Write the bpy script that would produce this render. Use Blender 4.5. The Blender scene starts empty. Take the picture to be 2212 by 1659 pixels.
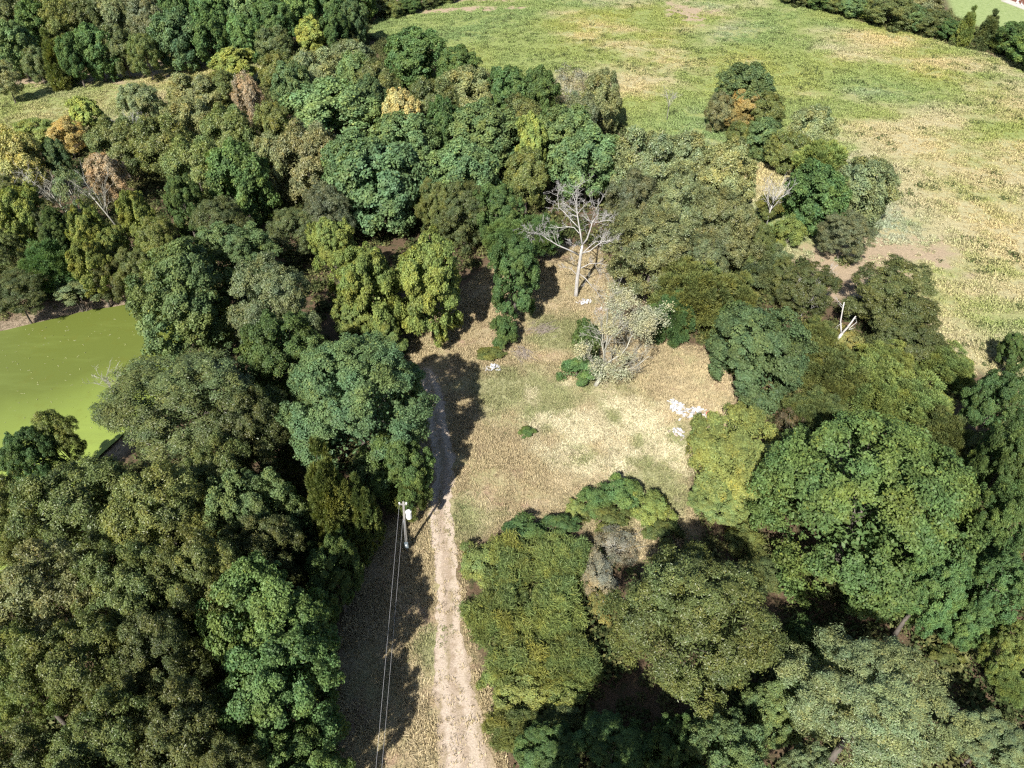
import bpy, math, random
import numpy as np

# ------------------------------------------------------------------ camera, sky, sun, exposure
SC = bpy.context.scene
COL = SC.collection
CAM_H, PITCH, FPX = 60.0, math.radians(42.0), 710.0      # drone height, tilt below the horizon, focal length in pixels
cam_d = bpy.data.cameras.new('camera')
cam_d.sensor_width = 36.0
cam_d.lens = 36.0 * FPX / 1024.0
cam_d.clip_start, cam_d.clip_end = 1.0, 12000.0
cam = bpy.data.objects.new('camera', cam_d)
cam.location = (0, 0, CAM_H)
cam.rotation_euler = (math.pi / 2 - PITCH, 0, 0)
COL.objects.link(cam)
SC.camera = cam

SUN_EL, SUN_AZ = math.radians(43.0), math.radians(180.0 + 21.5)   # azimuth clockwise from +Y: the sun is behind the camera, to the left
W = bpy.data.worlds.new('World')
SC.world = W
W.use_nodes = True
wn = W.node_tree.nodes
sky = wn.new('ShaderNodeTexSky')
sky.sky_type = 'NISHITA'
sky.sun_disc = False
sky.sun_elevation, sky.sun_rotation = SUN_EL, SUN_AZ
wn['Background'].inputs['Strength'].default_value = 0.066
W.node_tree.links.new(sky.outputs[0], wn['Background'].inputs['Color'])

sun_d = bpy.data.lights.new('sun', 'SUN')
sun_d.energy, sun_d.angle, sun_d.color = 5.0, math.radians(0.53), (1.0, 0.955, 0.88)
sun = bpy.data.objects.new('sun', sun_d)
sun.rotation_euler = (math.pi / 2 - SUN_EL, 0, -SUN_AZ + math.pi)
sun.location = (0, 0, 200)
COL.objects.link(sun)

SC.view_settings.view_transform = 'Standard'
SC.view_settings.look = 'None'
SC.view_settings.exposure = 1.2
SC.view_settings.gamma = 1.0
SC.cycles.max_bounces = 5
SC.cycles.diffuse_bounces = 3
SC.cycles.glossy_bounces = 2
SC.cycles.transmission_bounces = 3
SC.cycles.transparent_max_bounces = 4
SC.cycles.use_adaptive_sampling = True
SC.cycles.adaptive_threshold = 0.02
SC.cycles.use_denoising = False
SC.cycles.filter_width = 1.3

# ------------------------------------------------------------------ helpers
K = 2212.0 / 1024.0
CP, SP = math.cos(PITCH), math.sin(PITCH)


def ray(px, py):
    u, v = px / K - 512.0, py / K - 384.0
    return np.array([u, FPX * CP - v * SP, -FPX * SP - v * CP])


def G(px, py, z=0.0):
    """the point of the level z that the photograph shows at (px, py)"""
    d = ray(px, py)
    t = (z - CAM_H) / d[2]
    return np.array([d[0] * t, d[1] * t, z])


def _hash(ix, iy, seed):
    h = (ix.astype(np.int64) * 374761393 + iy.astype(np.int64) * 668265263 + seed * 974634777) & 0xffffffff
    h = ((h ^ (h >> 13)) * 1274126177) & 0xffffffff
    return ((h ^ (h >> 16)) & 0xffff) / 65535.0


def vnoise(x, y, seed=0):
    x, y = np.asarray(x, float), np.asarray(y, float)
    ix, iy = np.floor(x), np.floor(y)
    fx, fy = x - ix, y - iy
    fx, fy = fx * fx * (3 - 2 * fx), fy * fy * (3 - 2 * fy)
    a, b = _hash(ix, iy, seed), _hash(ix + 1, iy, seed)
    c, d = _hash(ix, iy + 1, seed), _hash(ix + 1, iy + 1, seed)
    return (a * (1 - fx) + b * fx) * (1 - fy) + (c * (1 - fx) + d * fx) * fy


def fbm(x, y, scale, seed=0, octs=4):
    s, amp, tot = 0.0, 1.0, 0.0
    x, y = np.asarray(x, float) / scale, np.asarray(y, float) / scale
    for o in range(octs):
        s = s + amp * vnoise(x, y, seed + o * 17)
        tot += amp
        amp *= 0.55
        x, y = x * 2.03 + 3.1, y * 2.03 + 7.7
    return s / tot


def sstep(a, b, x):
    t = np.clip((x - a) / (b - a), 0, 1)
    return t * t * (3 - 2 * t)


def sdf(poly, x, y):
    """signed distance to a polygon, negative inside"""
    x, y = np.asarray(x, float), np.asarray(y, float)
    d = np.full(x.shape, 1e9)
    ins = np.zeros(x.shape, bool)
    n = len(poly)
    for i in range(n):
        ax, ay = poly[i]
        bx, by = poly[(i + 1) % n]
        ex, ey = bx - ax, by - ay
        t = np.clip(((x - ax) * ex + (y - ay) * ey) / (ex * ex + ey * ey + 1e-9), 0, 1)
        d = np.minimum(d, (x - ax - t * ex) ** 2 + (y - ay - t * ey) ** 2)
        c = ((ay > y) != (by > y)) & (x < (bx - ax) * (y - ay) / (by - ay + 1e-12) + ax)
        ins ^= c
    d = np.sqrt(d)
    return np.where(ins, -d, d)


def P2(pts, z=0.0):
    return [tuple(G(a, b, z)[:2]) for a, b in pts]


WATER_Z = -0.75
POND = P2([(-260, 790), (-100, 742), (0, 716), (100, 692), (200, 668), (300, 655), (370, 668), (400, 730), (395, 800), (345, 860),
           (280, 925), (210, 990), (130, 1080), (70, 1180), (0, 1260), (-150, 1330), (-420, 1250), (-420, 900)], WATER_Z)
CLEAR = P2([(770, 1740), (725, 1560), (730, 1400), (790, 1220), (870, 1110), (895, 1000), (895, 900), (880, 790), (910, 720), (990, 640),
            (1060, 580), (1170, 535), (1290, 540), (1335, 590), (1330, 680), (1420, 735), (1510, 755), (1565, 800), (1585, 890),
            (1530, 960), (1480, 1060), (1500, 1140), (1400, 1210), (1250, 1140), (1120, 1120), (1000, 1170), (992, 1300), (1022, 1420),
            (1062, 1560), (1095, 1740)])
TRACK = P2([(945, 1760), (948, 1650), (945, 1580), (938, 1500), (936, 1420), (940, 1340), (945, 1280), (940, 1210), (930, 1150), (922, 1110),
            (932, 1060), (943, 1030), (935, 990), (925, 930), (915, 860), (905, 800), (935, 790), (955, 850), (968, 920), (980, 985), (982, 1030), (975, 1070), (978, 1120), (986, 1180), (990, 1260), (998, 1330),
            (1005, 1400), (1022, 1480), (1045, 1560), (1066, 1650), (1090, 1760)])
FIELD = P2([(795, 75), (830, 34), (1000, -4), (1060, -30), (1500, -45), (1700, -2), (1880, 52), (2060, 100), (2212, 132), (2600, 240),
            (2600, 980), (2160, 830), (2040, 770), (1990, 640), (1880, 560), (1700, 560), (1560, 420), (1480, 330), (1340, 270), (1200, 190),
            (1060, 160), (930, 100)])
STRIP = P2([(-150, 215), (0, 196), (170, 167), (330, 148), (470, 120), (600, 112), (560, 170), (400, 210), (300, 250), (200, 275), (100, 300),
            (0, 335), (-150, 370)])
LAWN = P2([(2035, -30), (2060, 34), (2212, 108), (2600, 190), (2600, -70), (2035, -75)])
HOUSE_C = np.array([164.0, 241.0])


def height(x, y):
    x, y = np.asarray(x, float), np.asarray(y, float)
    r = np.hypot(x, y - 100)
    fade = 1 - sstep(350, 700, r)
    h = ((fbm(x, y, 46, 5, 3) - 0.5) * 1.1 + (fbm(x, y, 9, 9, 2) - 0.5) * 0.10) * fade
    near = sdf(CLEAR, x, y)
    h = h * (0.35 + 0.65 * sstep(-2, 14, near))
    p = sdf(POND, x, y)
    k = sstep(5.0, -2.5, p)
    h = h * (1 - sstep(12, 4, p)) - 1.5 * k
    hd = np.hypot(x - HOUSE_C[0], y - HOUSE_C[1])
    return h * sstep(18, 34, hd)


def hz(x, y):
    return float(height(np.array([x]), np.array([y]))[0])


def ground_at(px, py):
    z = 0.0
    for _ in range(4):
        p = G(px, py, z)
        z = hz(p[0], p[1])
    p[2] = z
    return p


# ------------------------------------------------------------------ mesh helpers
class MB:
    def __init__(self):
        self.v, self.f = [], []

    def box(self, c, s, rz=0.0, rx=0.0, ry=0.0):
        from mathutils import Euler, Vector
        m = Euler((rx, ry, rz)).to_matrix()
        o = len(self.v)
        for dz in (-.5, .5):
            for dx, dy in ((-.5, -.5), (.5, -.5), (.5, .5), (-.5, .5)):
                q = m @ Vector((dx * s[0], dy * s[1], dz * s[2]))
                self.v.append((c[0] + q.x, c[1] + q.y, c[2] + q.z))
        for q in ((3, 2, 1, 0), (4, 5, 6, 7), (0, 1, 5, 4), (1, 2, 6, 5), (2, 3, 7, 6), (3, 0, 4, 7)):
            self.f.append(tuple(o + i for i in q))
        return self

    def tube(self, pts, rad, sides=6, cap=True):
        pts = [np.array(p, float) for p in pts]
        o = len(self.v)
        n = len(pts)
        up0 = np.array([0.31, 0.87, 0.38])
        for i, p in enumerate(pts):
            t = pts[min(i + 1, n - 1)] - pts[max(i - 1, 0)]
            t = t / (np.linalg.norm(t) + 1e-9)
            a = np.cross(t, up0)
            if np.linalg.norm(a) < 0.1:
                a = np.cross(t, np.array([1.0, 0, 0]))
            a /= np.linalg.norm(a)
            b = np.cross(t, a)
            for k in range(sides):
                w = 2 * math.pi * k / sides
                q = p + rad[i] * (math.cos(w) * a + math.sin(w) * b)
                self.v.append(tuple(q))
        for i in range(n - 1):
            for k in range(sides):
                k2 = (k + 1) % sides
                self.f.append((o + i * sides + k, o + i * sides + k2, o + (i + 1) * sides + k2, o + (i + 1) * sides + k))
        if cap:
            self.f.append(tuple(o + k for k in reversed(range(sides))))
            self.f.append(tuple(o + (n - 1) * sides + k for k in range(sides)))
        return self

    def mesh(self, name, mat, smooth=False):
        me = bpy.data.meshes.new(name)
        me.from_pydata(self.v, [], self.f)
        me.materials.append(mat)
        if smooth:
            me.polygons.foreach_set('use_smooth', [True] * len(me.polygons))
        me.update()
        return me

    def build(self, name, mat, parent=None, smooth=False, loc=None):
        o = bpy.data.objects.new(name, self.mesh(name, mat, smooth))
        COL.objects.link(o)
        if parent is not None:
            o.parent = parent
        if loc is not None:
            o.location = loc
        return o


def quads_mesh(name, V, mat, attrs=()):
    """V: (n,4,3) loose quads as one mesh; attrs: (name, (n,) values) on the faces"""
    n = len(V)
    me = bpy.data.meshes.new(name)
    me.vertices.add(4 * n)
    me.vertices.foreach_set('co', V.astype(np.float32).ravel())
    me.loops.add(4 * n)
    me.loops.foreach_set('vertex_index', np.arange(4 * n, dtype=np.int32))
    me.polygons.add(n)
    me.polygons.foreach_set('loop_start', np.arange(0, 4 * n, 4, dtype=np.int32))
    for an, av in attrs:
        at = me.attributes.new(an, 'FLOAT', 'FACE')
        at.data.foreach_set('value', np.asarray(av, np.float32))
    me.materials.append(mat)
    me.update(calc_edges=True)
    return me


def tag(o, label=None, cat=None, group=None, kind=None):
    if label:
        o['label'] = label
    if cat:
        o['category'] = cat
    if group:
        o['group'] = group
    if kind:
        o['kind'] = kind
    return o


def empty(name, loc, rz=0.0):
    o = bpy.data.objects.new(name, None)
    o.location = loc
    o.rotation_euler = (0, 0, rz)
    o.empty_display_size = 0.5
    COL.objects.link(o)
    return o


# ------------------------------------------------------------------ materials
def new_mat(name):
    m = bpy.data.materials.new(name)
    m.use_nodes = True
    nt = m.node_tree
    b = nt.nodes['Principled BSDF']
    return m, nt, b


def nd(nt, typ, **kw):
    n = nt.nodes.new(typ)
    for k, v in kw.items():
        if k.startswith('i_'):
            n.inputs[k[2:].replace('_', ' ')].default_value = v
        else:
            setattr(n, k, v)
    return n


def mixc(nt, fac, a, b, blend='MIX'):
    m = nt.nodes.new('ShaderNodeMix')
    m.data_type = 'RGBA'
    m.blend_type = blend
    for s, v in ((0, fac), (6, a), (7, b)):
        if hasattr(v, 'is_output'):
            nt.links.new(v, m.inputs[s])
        elif s == 0:
            m.inputs[s].default_value = v
        else:
            m.inputs[s].default_value = (*v, 1) if len(v) == 3 else v
    return m.outputs[2]


def noise(nt, scale, detail=4, rough=0.6, vec=None):
    n = nt.nodes.new('ShaderNodeTexNoise')
    n.inputs['Scale'].default_value = scale
    n.inputs['Detail'].default_value = detail
    n.inputs['Roughness'].default_value = rough
    if vec is not None:
        nt.links.new(vec, n.inputs['Vector'])
    return n.outputs['Fac']


def rng_map(nt, val, a, b, c=0.0, d=1.0):
    n = nt.nodes.new('ShaderNodeMapRange')
    n.inputs[1].default_value, n.inputs[2].default_value = a, b
    n.inputs[3].default_value, n.inputs[4].default_value = c, d
    nt.links.new(val, n.inputs[0])
    return n.outputs[0]


def mathn(nt, op, a, b=None):
    n = nt.nodes.new('ShaderNodeMath')
    n.operation = op
    for i, v in enumerate((a, b)):
        if v is None:
            continue
        if hasattr(v, 'is_output'):
            nt.links.new(v, n.inputs[i])
        else:
            n.inputs[i].default_value = v
    return n.outputs[0]


def attr(nt, name, typ='GEOMETRY'):
    n = nt.nodes.new('ShaderNodeAttribute')
    n.attribute_type = typ
    n.attribute_name = name
    return n


def leaf_material(name, spec=0.35, rough=0.45, trans=0.25):
    m, nt, b = new_mat(name)
    oi = nd(nt, 'ShaderNodeObjectInfo')
    t = attr(nt, 'tint').outputs['Fac']
    a = attr(nt, 'age').outputs['Fac']
    base = oi.outputs['Color']
    warm = mixc(nt, 1.0, base, (1.5, 1.16, 0.8), 'MULTIPLY')
    col = mixc(nt, a, base, warm)
    tcl = nd(nt, 'ShaderNodeTexCoord')
    dn = noise(nt, 0.42, 2, 0.5, tcl.outputs['Object'])
    col = mixc(nt, rng_map(nt, dn, 0.36, 0.64), mixc(nt, 1.0, col, (0.90, 0.98, 1.05), 'MULTIPLY'), mixc(nt, 1.0, col, (1.13, 1.04, 0.90), 'MULTIPLY'))
    k = rng_map(nt, t, 0, 1, 0.52, 1.5)
    comb = nt.nodes.new('ShaderNodeCombineXYZ')
    for i in range(3):
        nt.links.new(k, comb.inputs[i])
    col = mixc(nt, 1.0, col, comb.outputs[0], 'MULTIPLY')
    nt.links.new(col, b.inputs['Base Color'])
    b.inputs['Roughness'].default_value = rough
    b.inputs['Specular IOR Level'].default_value = spec
    tr = nd(nt, 'ShaderNodeBsdfTranslucent')
    nt.links.new(mixc(nt, 1.0, col, (1.35, 1.45, 0.6), 'MULTIPLY'), tr.inputs['Color'])
    mx = nd(nt, 'ShaderNodeMixShader')
    mx.inputs[0].default_value = trans
    nt.links.new(b.outputs[0], mx.inputs[1])
    nt.links.new(tr.outputs[0], mx.inputs[2])
    nt.links.new(mx.outputs[0], nt.nodes['Material Output'].inputs[0])
    return m


M_LEAF = leaf_material('leaf', 0.18, 0.52, 0.30)
M_GLOSS = leaf_material('leaf_glossy', 0.32, 0.44, 0.26)


def bark_material(name, c1, c2, scale=3.0):
    m, nt, b = new_mat(name)
    tc = nd(nt, 'ShaderNodeTexCoord')
    mp = nd(nt, 'ShaderNodeMapping')
    mp.inputs['Scale'].default_value = (1, 1, 0.22)
    nt.links.new(tc.outputs['Object'], mp.inputs[0])
    f = noise(nt, scale, 5, 0.65, mp.outputs[0])
    nt.links.new(mixc(nt, rng_map(nt, f, 0.3, 0.7), c1, c2), b.inputs['Base Color'])
    b.inputs['Roughness'].default_value = 0.85
    b.inputs['Specular IOR Level'].default_value = 0.15
    bp = nd(nt, 'ShaderNodeBump')
    bp.inputs['Strength'].default_value = 0.6
    bp.inputs['Distance'].default_value = 0.05
    nt.links.new(f, bp.inputs['Height'])
    nt.links.new(bp.outputs[0], b.inputs['Normal'])
    return m


M_BARK = bark_material('bark', (0.07, 0.06, 0.05), (0.16, 0.14, 0.12))
M_DEAD = bark_material('dead_wood', (0.22, 0.21, 0.195), (0.44, 0.42, 0.40))
M_WHITEWOOD = bark_material('bleached_wood', (0.26, 0.25, 0.235), (0.45, 0.435, 0.41))
M_LICHEN = bark_material('lichen_bark', (0.18, 0.175, 0.145), (0.36, 0.35, 0.295), 2.0)
M_TWIG = bark_material('twig', (0.16, 0.13, 0.11), (0.3, 0.26, 0.22))


def plain(name, col, rough=0.7, var=0.25, scale=4.0, spec=0.3, metal=0.0):
    m, nt, b = new_mat(name)
    tc = nd(nt, 'ShaderNodeTexCoord')
    f = noise(nt, scale, 4, 0.6, tc.outputs['Object'])
    d = tuple(c * (1 - var) for c in col)
    nt.links.new(mixc(nt, rng_map(nt, f, 0.35, 0.65), d, col), b.inputs['Base Color'])
    b.inputs['Roughness'].default_value = rough
    b.inputs['Specular IOR Level'].default_value = spec
    b.inputs['Metallic'].default_value = metal
    return m


def ground_material():
    m, nt, b = new_mat('ground')
    tc = nd(nt, 'ShaderNodeTexCoord')
    v = tc.outputs['Object']
    n_fine = noise(nt, 5.5, 5, 0.75, v)
    n_mid = noise(nt, 0.9, 4, 0.65, v)
    n_big = noise(nt, 0.13, 4, 0.6, v)
    # leaf litter
    lit = mixc(nt, rng_map(nt, n_fine, 0.3, 0.7), (0.05, 0.035, 0.022), (0.14, 0.098, 0.062))
    lit = mixc(nt, rng_map(nt, n_mid, 0.5, 0.68), lit, (0.035, 0.045, 0.018))
    # dry mown grass of the clearing
    dry = mixc(nt, rng_map(nt, n_fine, 0.28, 0.72), (0.19, 0.145, 0.088), (0.40, 0.325, 0.21))
    dry = mixc(nt, rng_map(nt, n_big, 0.42, 0.62), dry, mixc(nt, rng_map(nt, n_fine, 0.3, 0.7), (0.16, 0.145, 0.072), (0.35, 0.32, 0.175)))
    straw = mixc(nt, rng_map(nt, n_fine, 0.3, 0.7), (0.25, 0.215, 0.125), (0.45, 0.395, 0.255))
    dry = mixc(nt, rng_map(nt, noise(nt, 0.33, 3, 0.6, v), 0.5, 0.66), dry, mixc(nt, rng_map(nt, n_fine, 0.3, 0.7), (0.17, 0.115, 0.075), (0.36, 0.265, 0.18)))
    dry = mixc(nt, attr(nt, 'm_wgreen').outputs['Fac'], dry, mixc(nt, rng_map(nt, n_fine, 0.3, 0.7), (0.135, 0.135, 0.062), (0.32, 0.315, 0.17)))
    dry = mixc(nt, mathn(nt, 'MULTIPLY', attr(nt, 'm_straw').outputs['Fac'], rng_map(nt, n_mid, 0.38, 0.55)), dry, straw)
    # weedy field
    fg = mixc(nt, rng_map(nt, n_fine, 0.3, 0.7), (0.13, 0.16, 0.05), (0.235, 0.275, 0.092))
    fy = mixc(nt, rng_map(nt, n_fine, 0.3, 0.7), (0.24, 0.21, 0.115), (0.38, 0.345, 0.205))
    fld = mixc(nt, attr(nt, 'm_green').outputs['Fac'], fy, fg)
    mud = mixc(nt, rng_map(nt, n_fine, 0.3, 0.7), (0.12, 0.09, 0.06), (0.29, 0.235, 0.17))
    bare = mixc(nt, rng_map(nt, n_fine, 0.3, 0.7), (0.19, 0.145, 0.095), (0.38, 0.30, 0.205))
    lawn = mixc(nt, rng_map(nt, n_mid, 0.3, 0.7), (0.16, 0.21, 0.075), (0.24, 0.285, 0.125))
    c = lit
    for an, col in (('m_clear', dry), ('m_field', fld), ('m_bare', bare), ('m_lawn', lawn), ('m_mud', mud)):
        c = mixc(nt, attr(nt, an).outputs['Fac'], c, col)
    nt.links.new(c, b.inputs['Base Color'])
    b.inputs['Roughness'].default_value = 0.95
    b.inputs['Specular IOR Level'].default_value = 0.1
    bp = nd(nt, 'ShaderNodeBump')
    bp.inputs['Strength'].default_value = 0.9
    bp.inputs['Distance'].default_value = 0.12
    nt.links.new(mathn(nt, 'ADD', n_fine, mathn(nt, 'MULTIPLY', n_mid, 1.5)), bp.inputs['Height'])
    nt.links.new(bp.outputs[0], b.inputs['Normal'])
    return m


def green_mask(x, y):
    """how green (1) or dry (0) the weeds of the field are"""
    g = fbm(x, y, 30, 31, 4)
    g2 = fbm(x * 0.6 + y * 0.5, y * 0.9 - x * 0.3, 9, 37, 4)
    far = sstep(110, 200, y + 0.25 * x)                         # the far half of the field is the greener one
    right = sstep(20, 110, x - 0.2 * y)
    left = sstep(40, -20, x) * 0.25
    v = g * 0.9 + g2 * 0.75 + far * 0.16 - right * 0.10 * (1 - far) + left - 0.86
    return sstep(-0.22, 0.26, v)


GREENS = [((1200, 865), 7), ((1225, 715), 6), ((1400, 1045), 6.5), ((1440, 965), 5), ((1095, 850), 5), ((1010, 1115), 3.5), ((1345, 885), 4.5), ((1290, 840), 4),
          ((1330, 1090), 5), ((930, 1400), 2.5), ((1240, 990), 3)]


def clear_green(x, y):
    v = np.zeros(np.shape(x))
    w = (fbm(x, y, 3.0, 87, 4) - 0.5) * 1.5
    for (a, b_), r in GREENS:
        q = G(a, b_)
        v = np.maximum(v, sstep(1.15, 0.35, np.hypot(x - q[0], y - q[1]) / r + w))
    return v


def straw_mask(x, y):
    q = G(1335, 935)
    w = (fbm(x, y, 2.4, 89, 4) - 0.5) * 3.6
    return sstep(1.2, 0.5, np.hypot((x - q[0]) / 8.0, (y - q[1]) / 6.5) + w)


BARE = [((1880, 548), 13, 4.5), ((1840, 590), 7, 3), ((905, 22), 26, 3.2), ((980, 2), 26, 3.2), ((250, 160), 22, 2.6), ((400, 138), 20, 2.6), ((120, 178), 18, 2.6), ((1490, 25), 9, 9),
        ((1790, 640), 5, 2)]


def bare_mask(x, y):
    v = np.zeros(np.shape(x))
    w = (fbm(x, y, 3.5, 83, 4) - 0.5) * 2.6
    for (a, b_), lx, ly in BARE:
        q = G(a, b_)
        v = np.maximum(v, sstep(1.25, 0.55, np.hypot((x - q[0]) / lx, (y - q[1]) / ly) + w))
    return v


# ------------------------------------------------------------------ ground sheet
def axis(lo, hi, step, far):
    a = list(np.arange(lo, hi + 0.01, step))
    s = step
    x = hi
    while x < far:
        s *= 1.35
        x += s
        a.append(x)
    s, x = step, lo
    while x > -far:
        s *= 1.35
        x -= s
        a.insert(0, x)
    return np.array(a)


def grid_mesh(name, xs, ys, zoff, mat, keep=None):
    X, Y = np.meshgrid(xs, ys)
    Z = height(X.ravel(), Y.ravel()) + zoff
    nx, ny = len(xs), len(ys)
    i = np.arange((nx - 1) * (ny - 1))
    r, c = i // (nx - 1), i % (nx - 1)
    q = np.stack([r * nx + c, r * nx + c + 1, (r + 1) * nx + c + 1, (r + 1) * nx + c], 1)
    me = bpy.data.meshes.new(name)
    V = np.stack([X.ravel(), Y.ravel(), Z], 1)
    me.vertices.add(len(V))
    me.vertices.foreach_set('co', V.astype(np.float32).ravel())
    me.loops.add(4 * len(q))
    me.loops.foreach_set('vertex_index', q.astype(np.int32).ravel())
    me.polygons.add(len(q))
    me.polygons.foreach_set('loop_start', np.arange(0, 4 * len(q), 4, dtype=np.int32))
    me.polygons.foreach_set('use_smooth', np.ones(len(q), bool))
    me.materials.append(mat)
    me.update(calc_edges=True)
    return me, V


xs, ys = axis(-150, 210, 1.25, 5000), axis(5, 300, 1.25, 5000)
M_GROUND = ground_material()
gme, GV = grid_mesh('ground', xs, ys, 0.0, M_GROUND)
gx, gy = GV[:, 0], GV[:, 1]
wob = (fbm(gx, gy, 4.0, 77, 3) - 0.5) * 5.0


def m_attr(me, name, val):
    at = me.attributes.new(name, 'FLOAT', 'POINT')
    at.data.foreach_set('value', np.asarray(val, np.float32))


beyond = np.where((np.abs(gx) > 230) | (gy > 300) | (gy < -120), 1.0, 0.0)
m_attr(gme, 'm_clear', sstep(1.2, -1.2, sdf(CLEAR, gx, gy) + wob * 0.5))
fieldm = np.maximum(sstep(2, -2, sdf(FIELD, gx, gy) + wob), sstep(2, -2, sdf(STRIP, gx, gy) + wob * 0.6))
m_attr(gme, 'm_field', np.maximum(fieldm, beyond))
m_attr(gme, 'm_lawn', sstep(1.5, -1.5, sdf(LAWN, gx, gy)))
m_attr(gme, 'm_bare', bare_mask(gx, gy))
m_attr(gme, 'm_green', green_mask(gx, gy))
sp = G(1330, 925)
m_attr(gme, 'm_straw', straw_mask(gx, gy))
m_attr(gme, 'm_wgreen', clear_green(gx, gy))
pd_ = sdf(POND, gx, gy)
m_attr(gme, 'm_mud', sstep(3.4, 1.6, pd_ + wob * 0.35))
ground = bpy.data.objects.new('ground', gme)
COL.objects.link(ground)
tag(ground, 'ground of leaf litter, dry grass and weedy field around the clearing', kind='structure')


def sheet(name, poly, step, zoff, mat, wobble=0.0, seed=3, flat=None):
    """a sheet over the polygon with a ragged outline, following the ground"""
    pts = []
    n = len(poly)
    for i in range(n):
        a, c = np.array(poly[i]), np.array(poly[(i + 1) % n])
        m = max(1, int(np.linalg.norm(c - a) / step))
        for k in range(m):
            pts.append(a + (c - a) * k / m)
    pts = np.array(pts)
    if wobble:
        pts[:, 0] += (fbm(pts[:, 0], pts[:, 1], 0.8, seed, 2) - 0.5) * 2 * wobble
        pts[:, 1] += (fbm(pts[:, 0], pts[:, 1], 0.8, seed + 5, 2) - 0.5) * 2 * wobble
    import bmesh
    bm = bmesh.new()
    vs = [bm.verts.new((p[0], p[1], 0)) for p in pts]
    bm.faces.new(vs)
    lo, hi = pts.min(0), pts.max(0)
    if flat is None:
        for ax in (0, 1):
            for c in np.arange(math.floor(lo[ax]) + 0.5, hi[ax], 1.25):
                co = [0, 0, 0]
                no = [0, 0, 0]
                co[ax], no[ax] = c, 1
                bmesh.ops.bisect_plane(bm, geom=bm.verts[:] + bm.edges[:] + bm.faces[:], plane_co=co, plane_no=no)
    bmesh.ops.triangulate(bm, faces=bm.faces[:])
    vx = np.array([v.co[:2] for v in bm.verts])
    z = height(vx[:, 0], vx[:, 1]) + zoff if flat is None else np.full(len(vx), flat)
    for v, zz in zip(bm.verts, z):
        v.co.z = zz
    bm.normal_update()
    for f in bm.faces:
        if f.normal.z < 0:
            f.normal_flip()
    me = bpy.data.meshes.new(name)
    bm.to_mesh(me)
    bm.free()
    me.materials.append(mat)
    o = bpy.data.objects.new(name, me)
    COL.objects.link(o)
    return o


# gravelly wheel track
def track_material():
    m, nt, b = new_mat('track')
    tc = nd(nt, 'ShaderNodeTexCoord')
    v = tc.outputs['Object']
    f = noise(nt, 7.0, 6, 0.8, v)
    g = noise(nt, 1.1, 4, 0.6, v)
    mp = nd(nt, 'ShaderNodeMapping')
    mp.inputs['Scale'].default_value = (1.0, 0.12, 1.0)
    mp.inputs['Rotation'].default_value = (0, 0, math.radians(4))
    nt.links.new(v, mp.inputs[0])
    s = noise(nt, 1.4, 3, 0.6, mp.outputs[0])
    c = mixc(nt, rng_map(nt, f, 0.3, 0.7), (0.18, 0.14, 0.10), (0.44, 0.36, 0.285))
    c = mixc(nt, rng_map(nt, g, 0.45, 0.7, 0, 0.55), c, (0.21, 0.155, 0.095))
    c = mixc(nt, rng_map(nt, s, 0.5, 0.66, 0, 0.6), c, (0.20, 0.165, 0.09))
    ac = attr(nt, 'across').outputs['Fac']
    wobl = mathn(nt, 'ADD', ac, rng_map(nt, g, 0.3, 0.7, -0.35, 0.35))
    rut = rng_map(nt, mathn(nt, 'ABSOLUTE', mathn(nt, 'SUBTRACT', mathn(nt, 'ABSOLUTE', wobl), 0.85)), 0.25, 0.6, 0.75, 0.0)
    c = mixc(nt, rut, c, mixc(nt, rng_map(nt, f, 0.3, 0.7), (0.30, 0.245, 0.19), (0.52, 0.44, 0.36)))
    edge = rng_map(nt, mathn(nt, 'ABSOLUTE', wobl), 1.5, 2.3, 0.0, 0.8)
    c = mixc(nt, edge, c, mixc(nt, rng_map(nt, f, 0.3, 0.7), (0.19, 0.145, 0.088), (0.40, 0.325, 0.21)))
    nt.links.new(c, b.inputs['Base Color'])
    b.inputs['Roughness'].default_value = 0.95
    b.inputs['Specular IOR Level'].default_value = 0.1
    bp = nd(nt, 'ShaderNodeBump')
    bp.inputs['Strength'].default_value = 0.8
    bp.inputs['Distance'].default_value = 0.08
    nt.links.new(f, bp.inputs['Height'])
    nt.links.new(bp.outputs[0], b.inputs['Normal'])
    return m


tr_o = sheet('dirt_track', TRACK, 0.35, 0.03, track_material(), 0.55)
_n = len(TRACK) // 2
CENTRE = np.array([(np.array(TRACK[i]) + np.array(TRACK[-1 - i])) / 2 for i in range(_n)])
_v = np.array([v.co[:] for v in tr_o.data.vertices])
_best, _sgn = np.full(len(_v), 1e9), np.zeros(len(_v))
for i in range(len(CENTRE) - 1):
    a_, b_ = CENTRE[i], CENTRE[i + 1]
    e_ = b_ - a_
    t_ = np.clip(((_v[:, :2] - a_) @ e_) / (e_ @ e_), 0, 1)
    q_ = _v[:, :2] - (a_ + t_[:, None] * e_)
    d_ = np.hypot(q_[:, 0], q_[:, 1])
    sg = np.sign(e_[0] * q_[:, 1] - e_[1] * q_[:, 0])
    k_ = d_ < _best
    _best, _sgn = np.where(k_, d_, _best), np.where(k_, sg, _sgn)
m_attr(tr_o.data, 'across', _best * _sgn)
tag(tr_o, 'pale dirt wheel track running up to the clearing', kind='structure')


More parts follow.
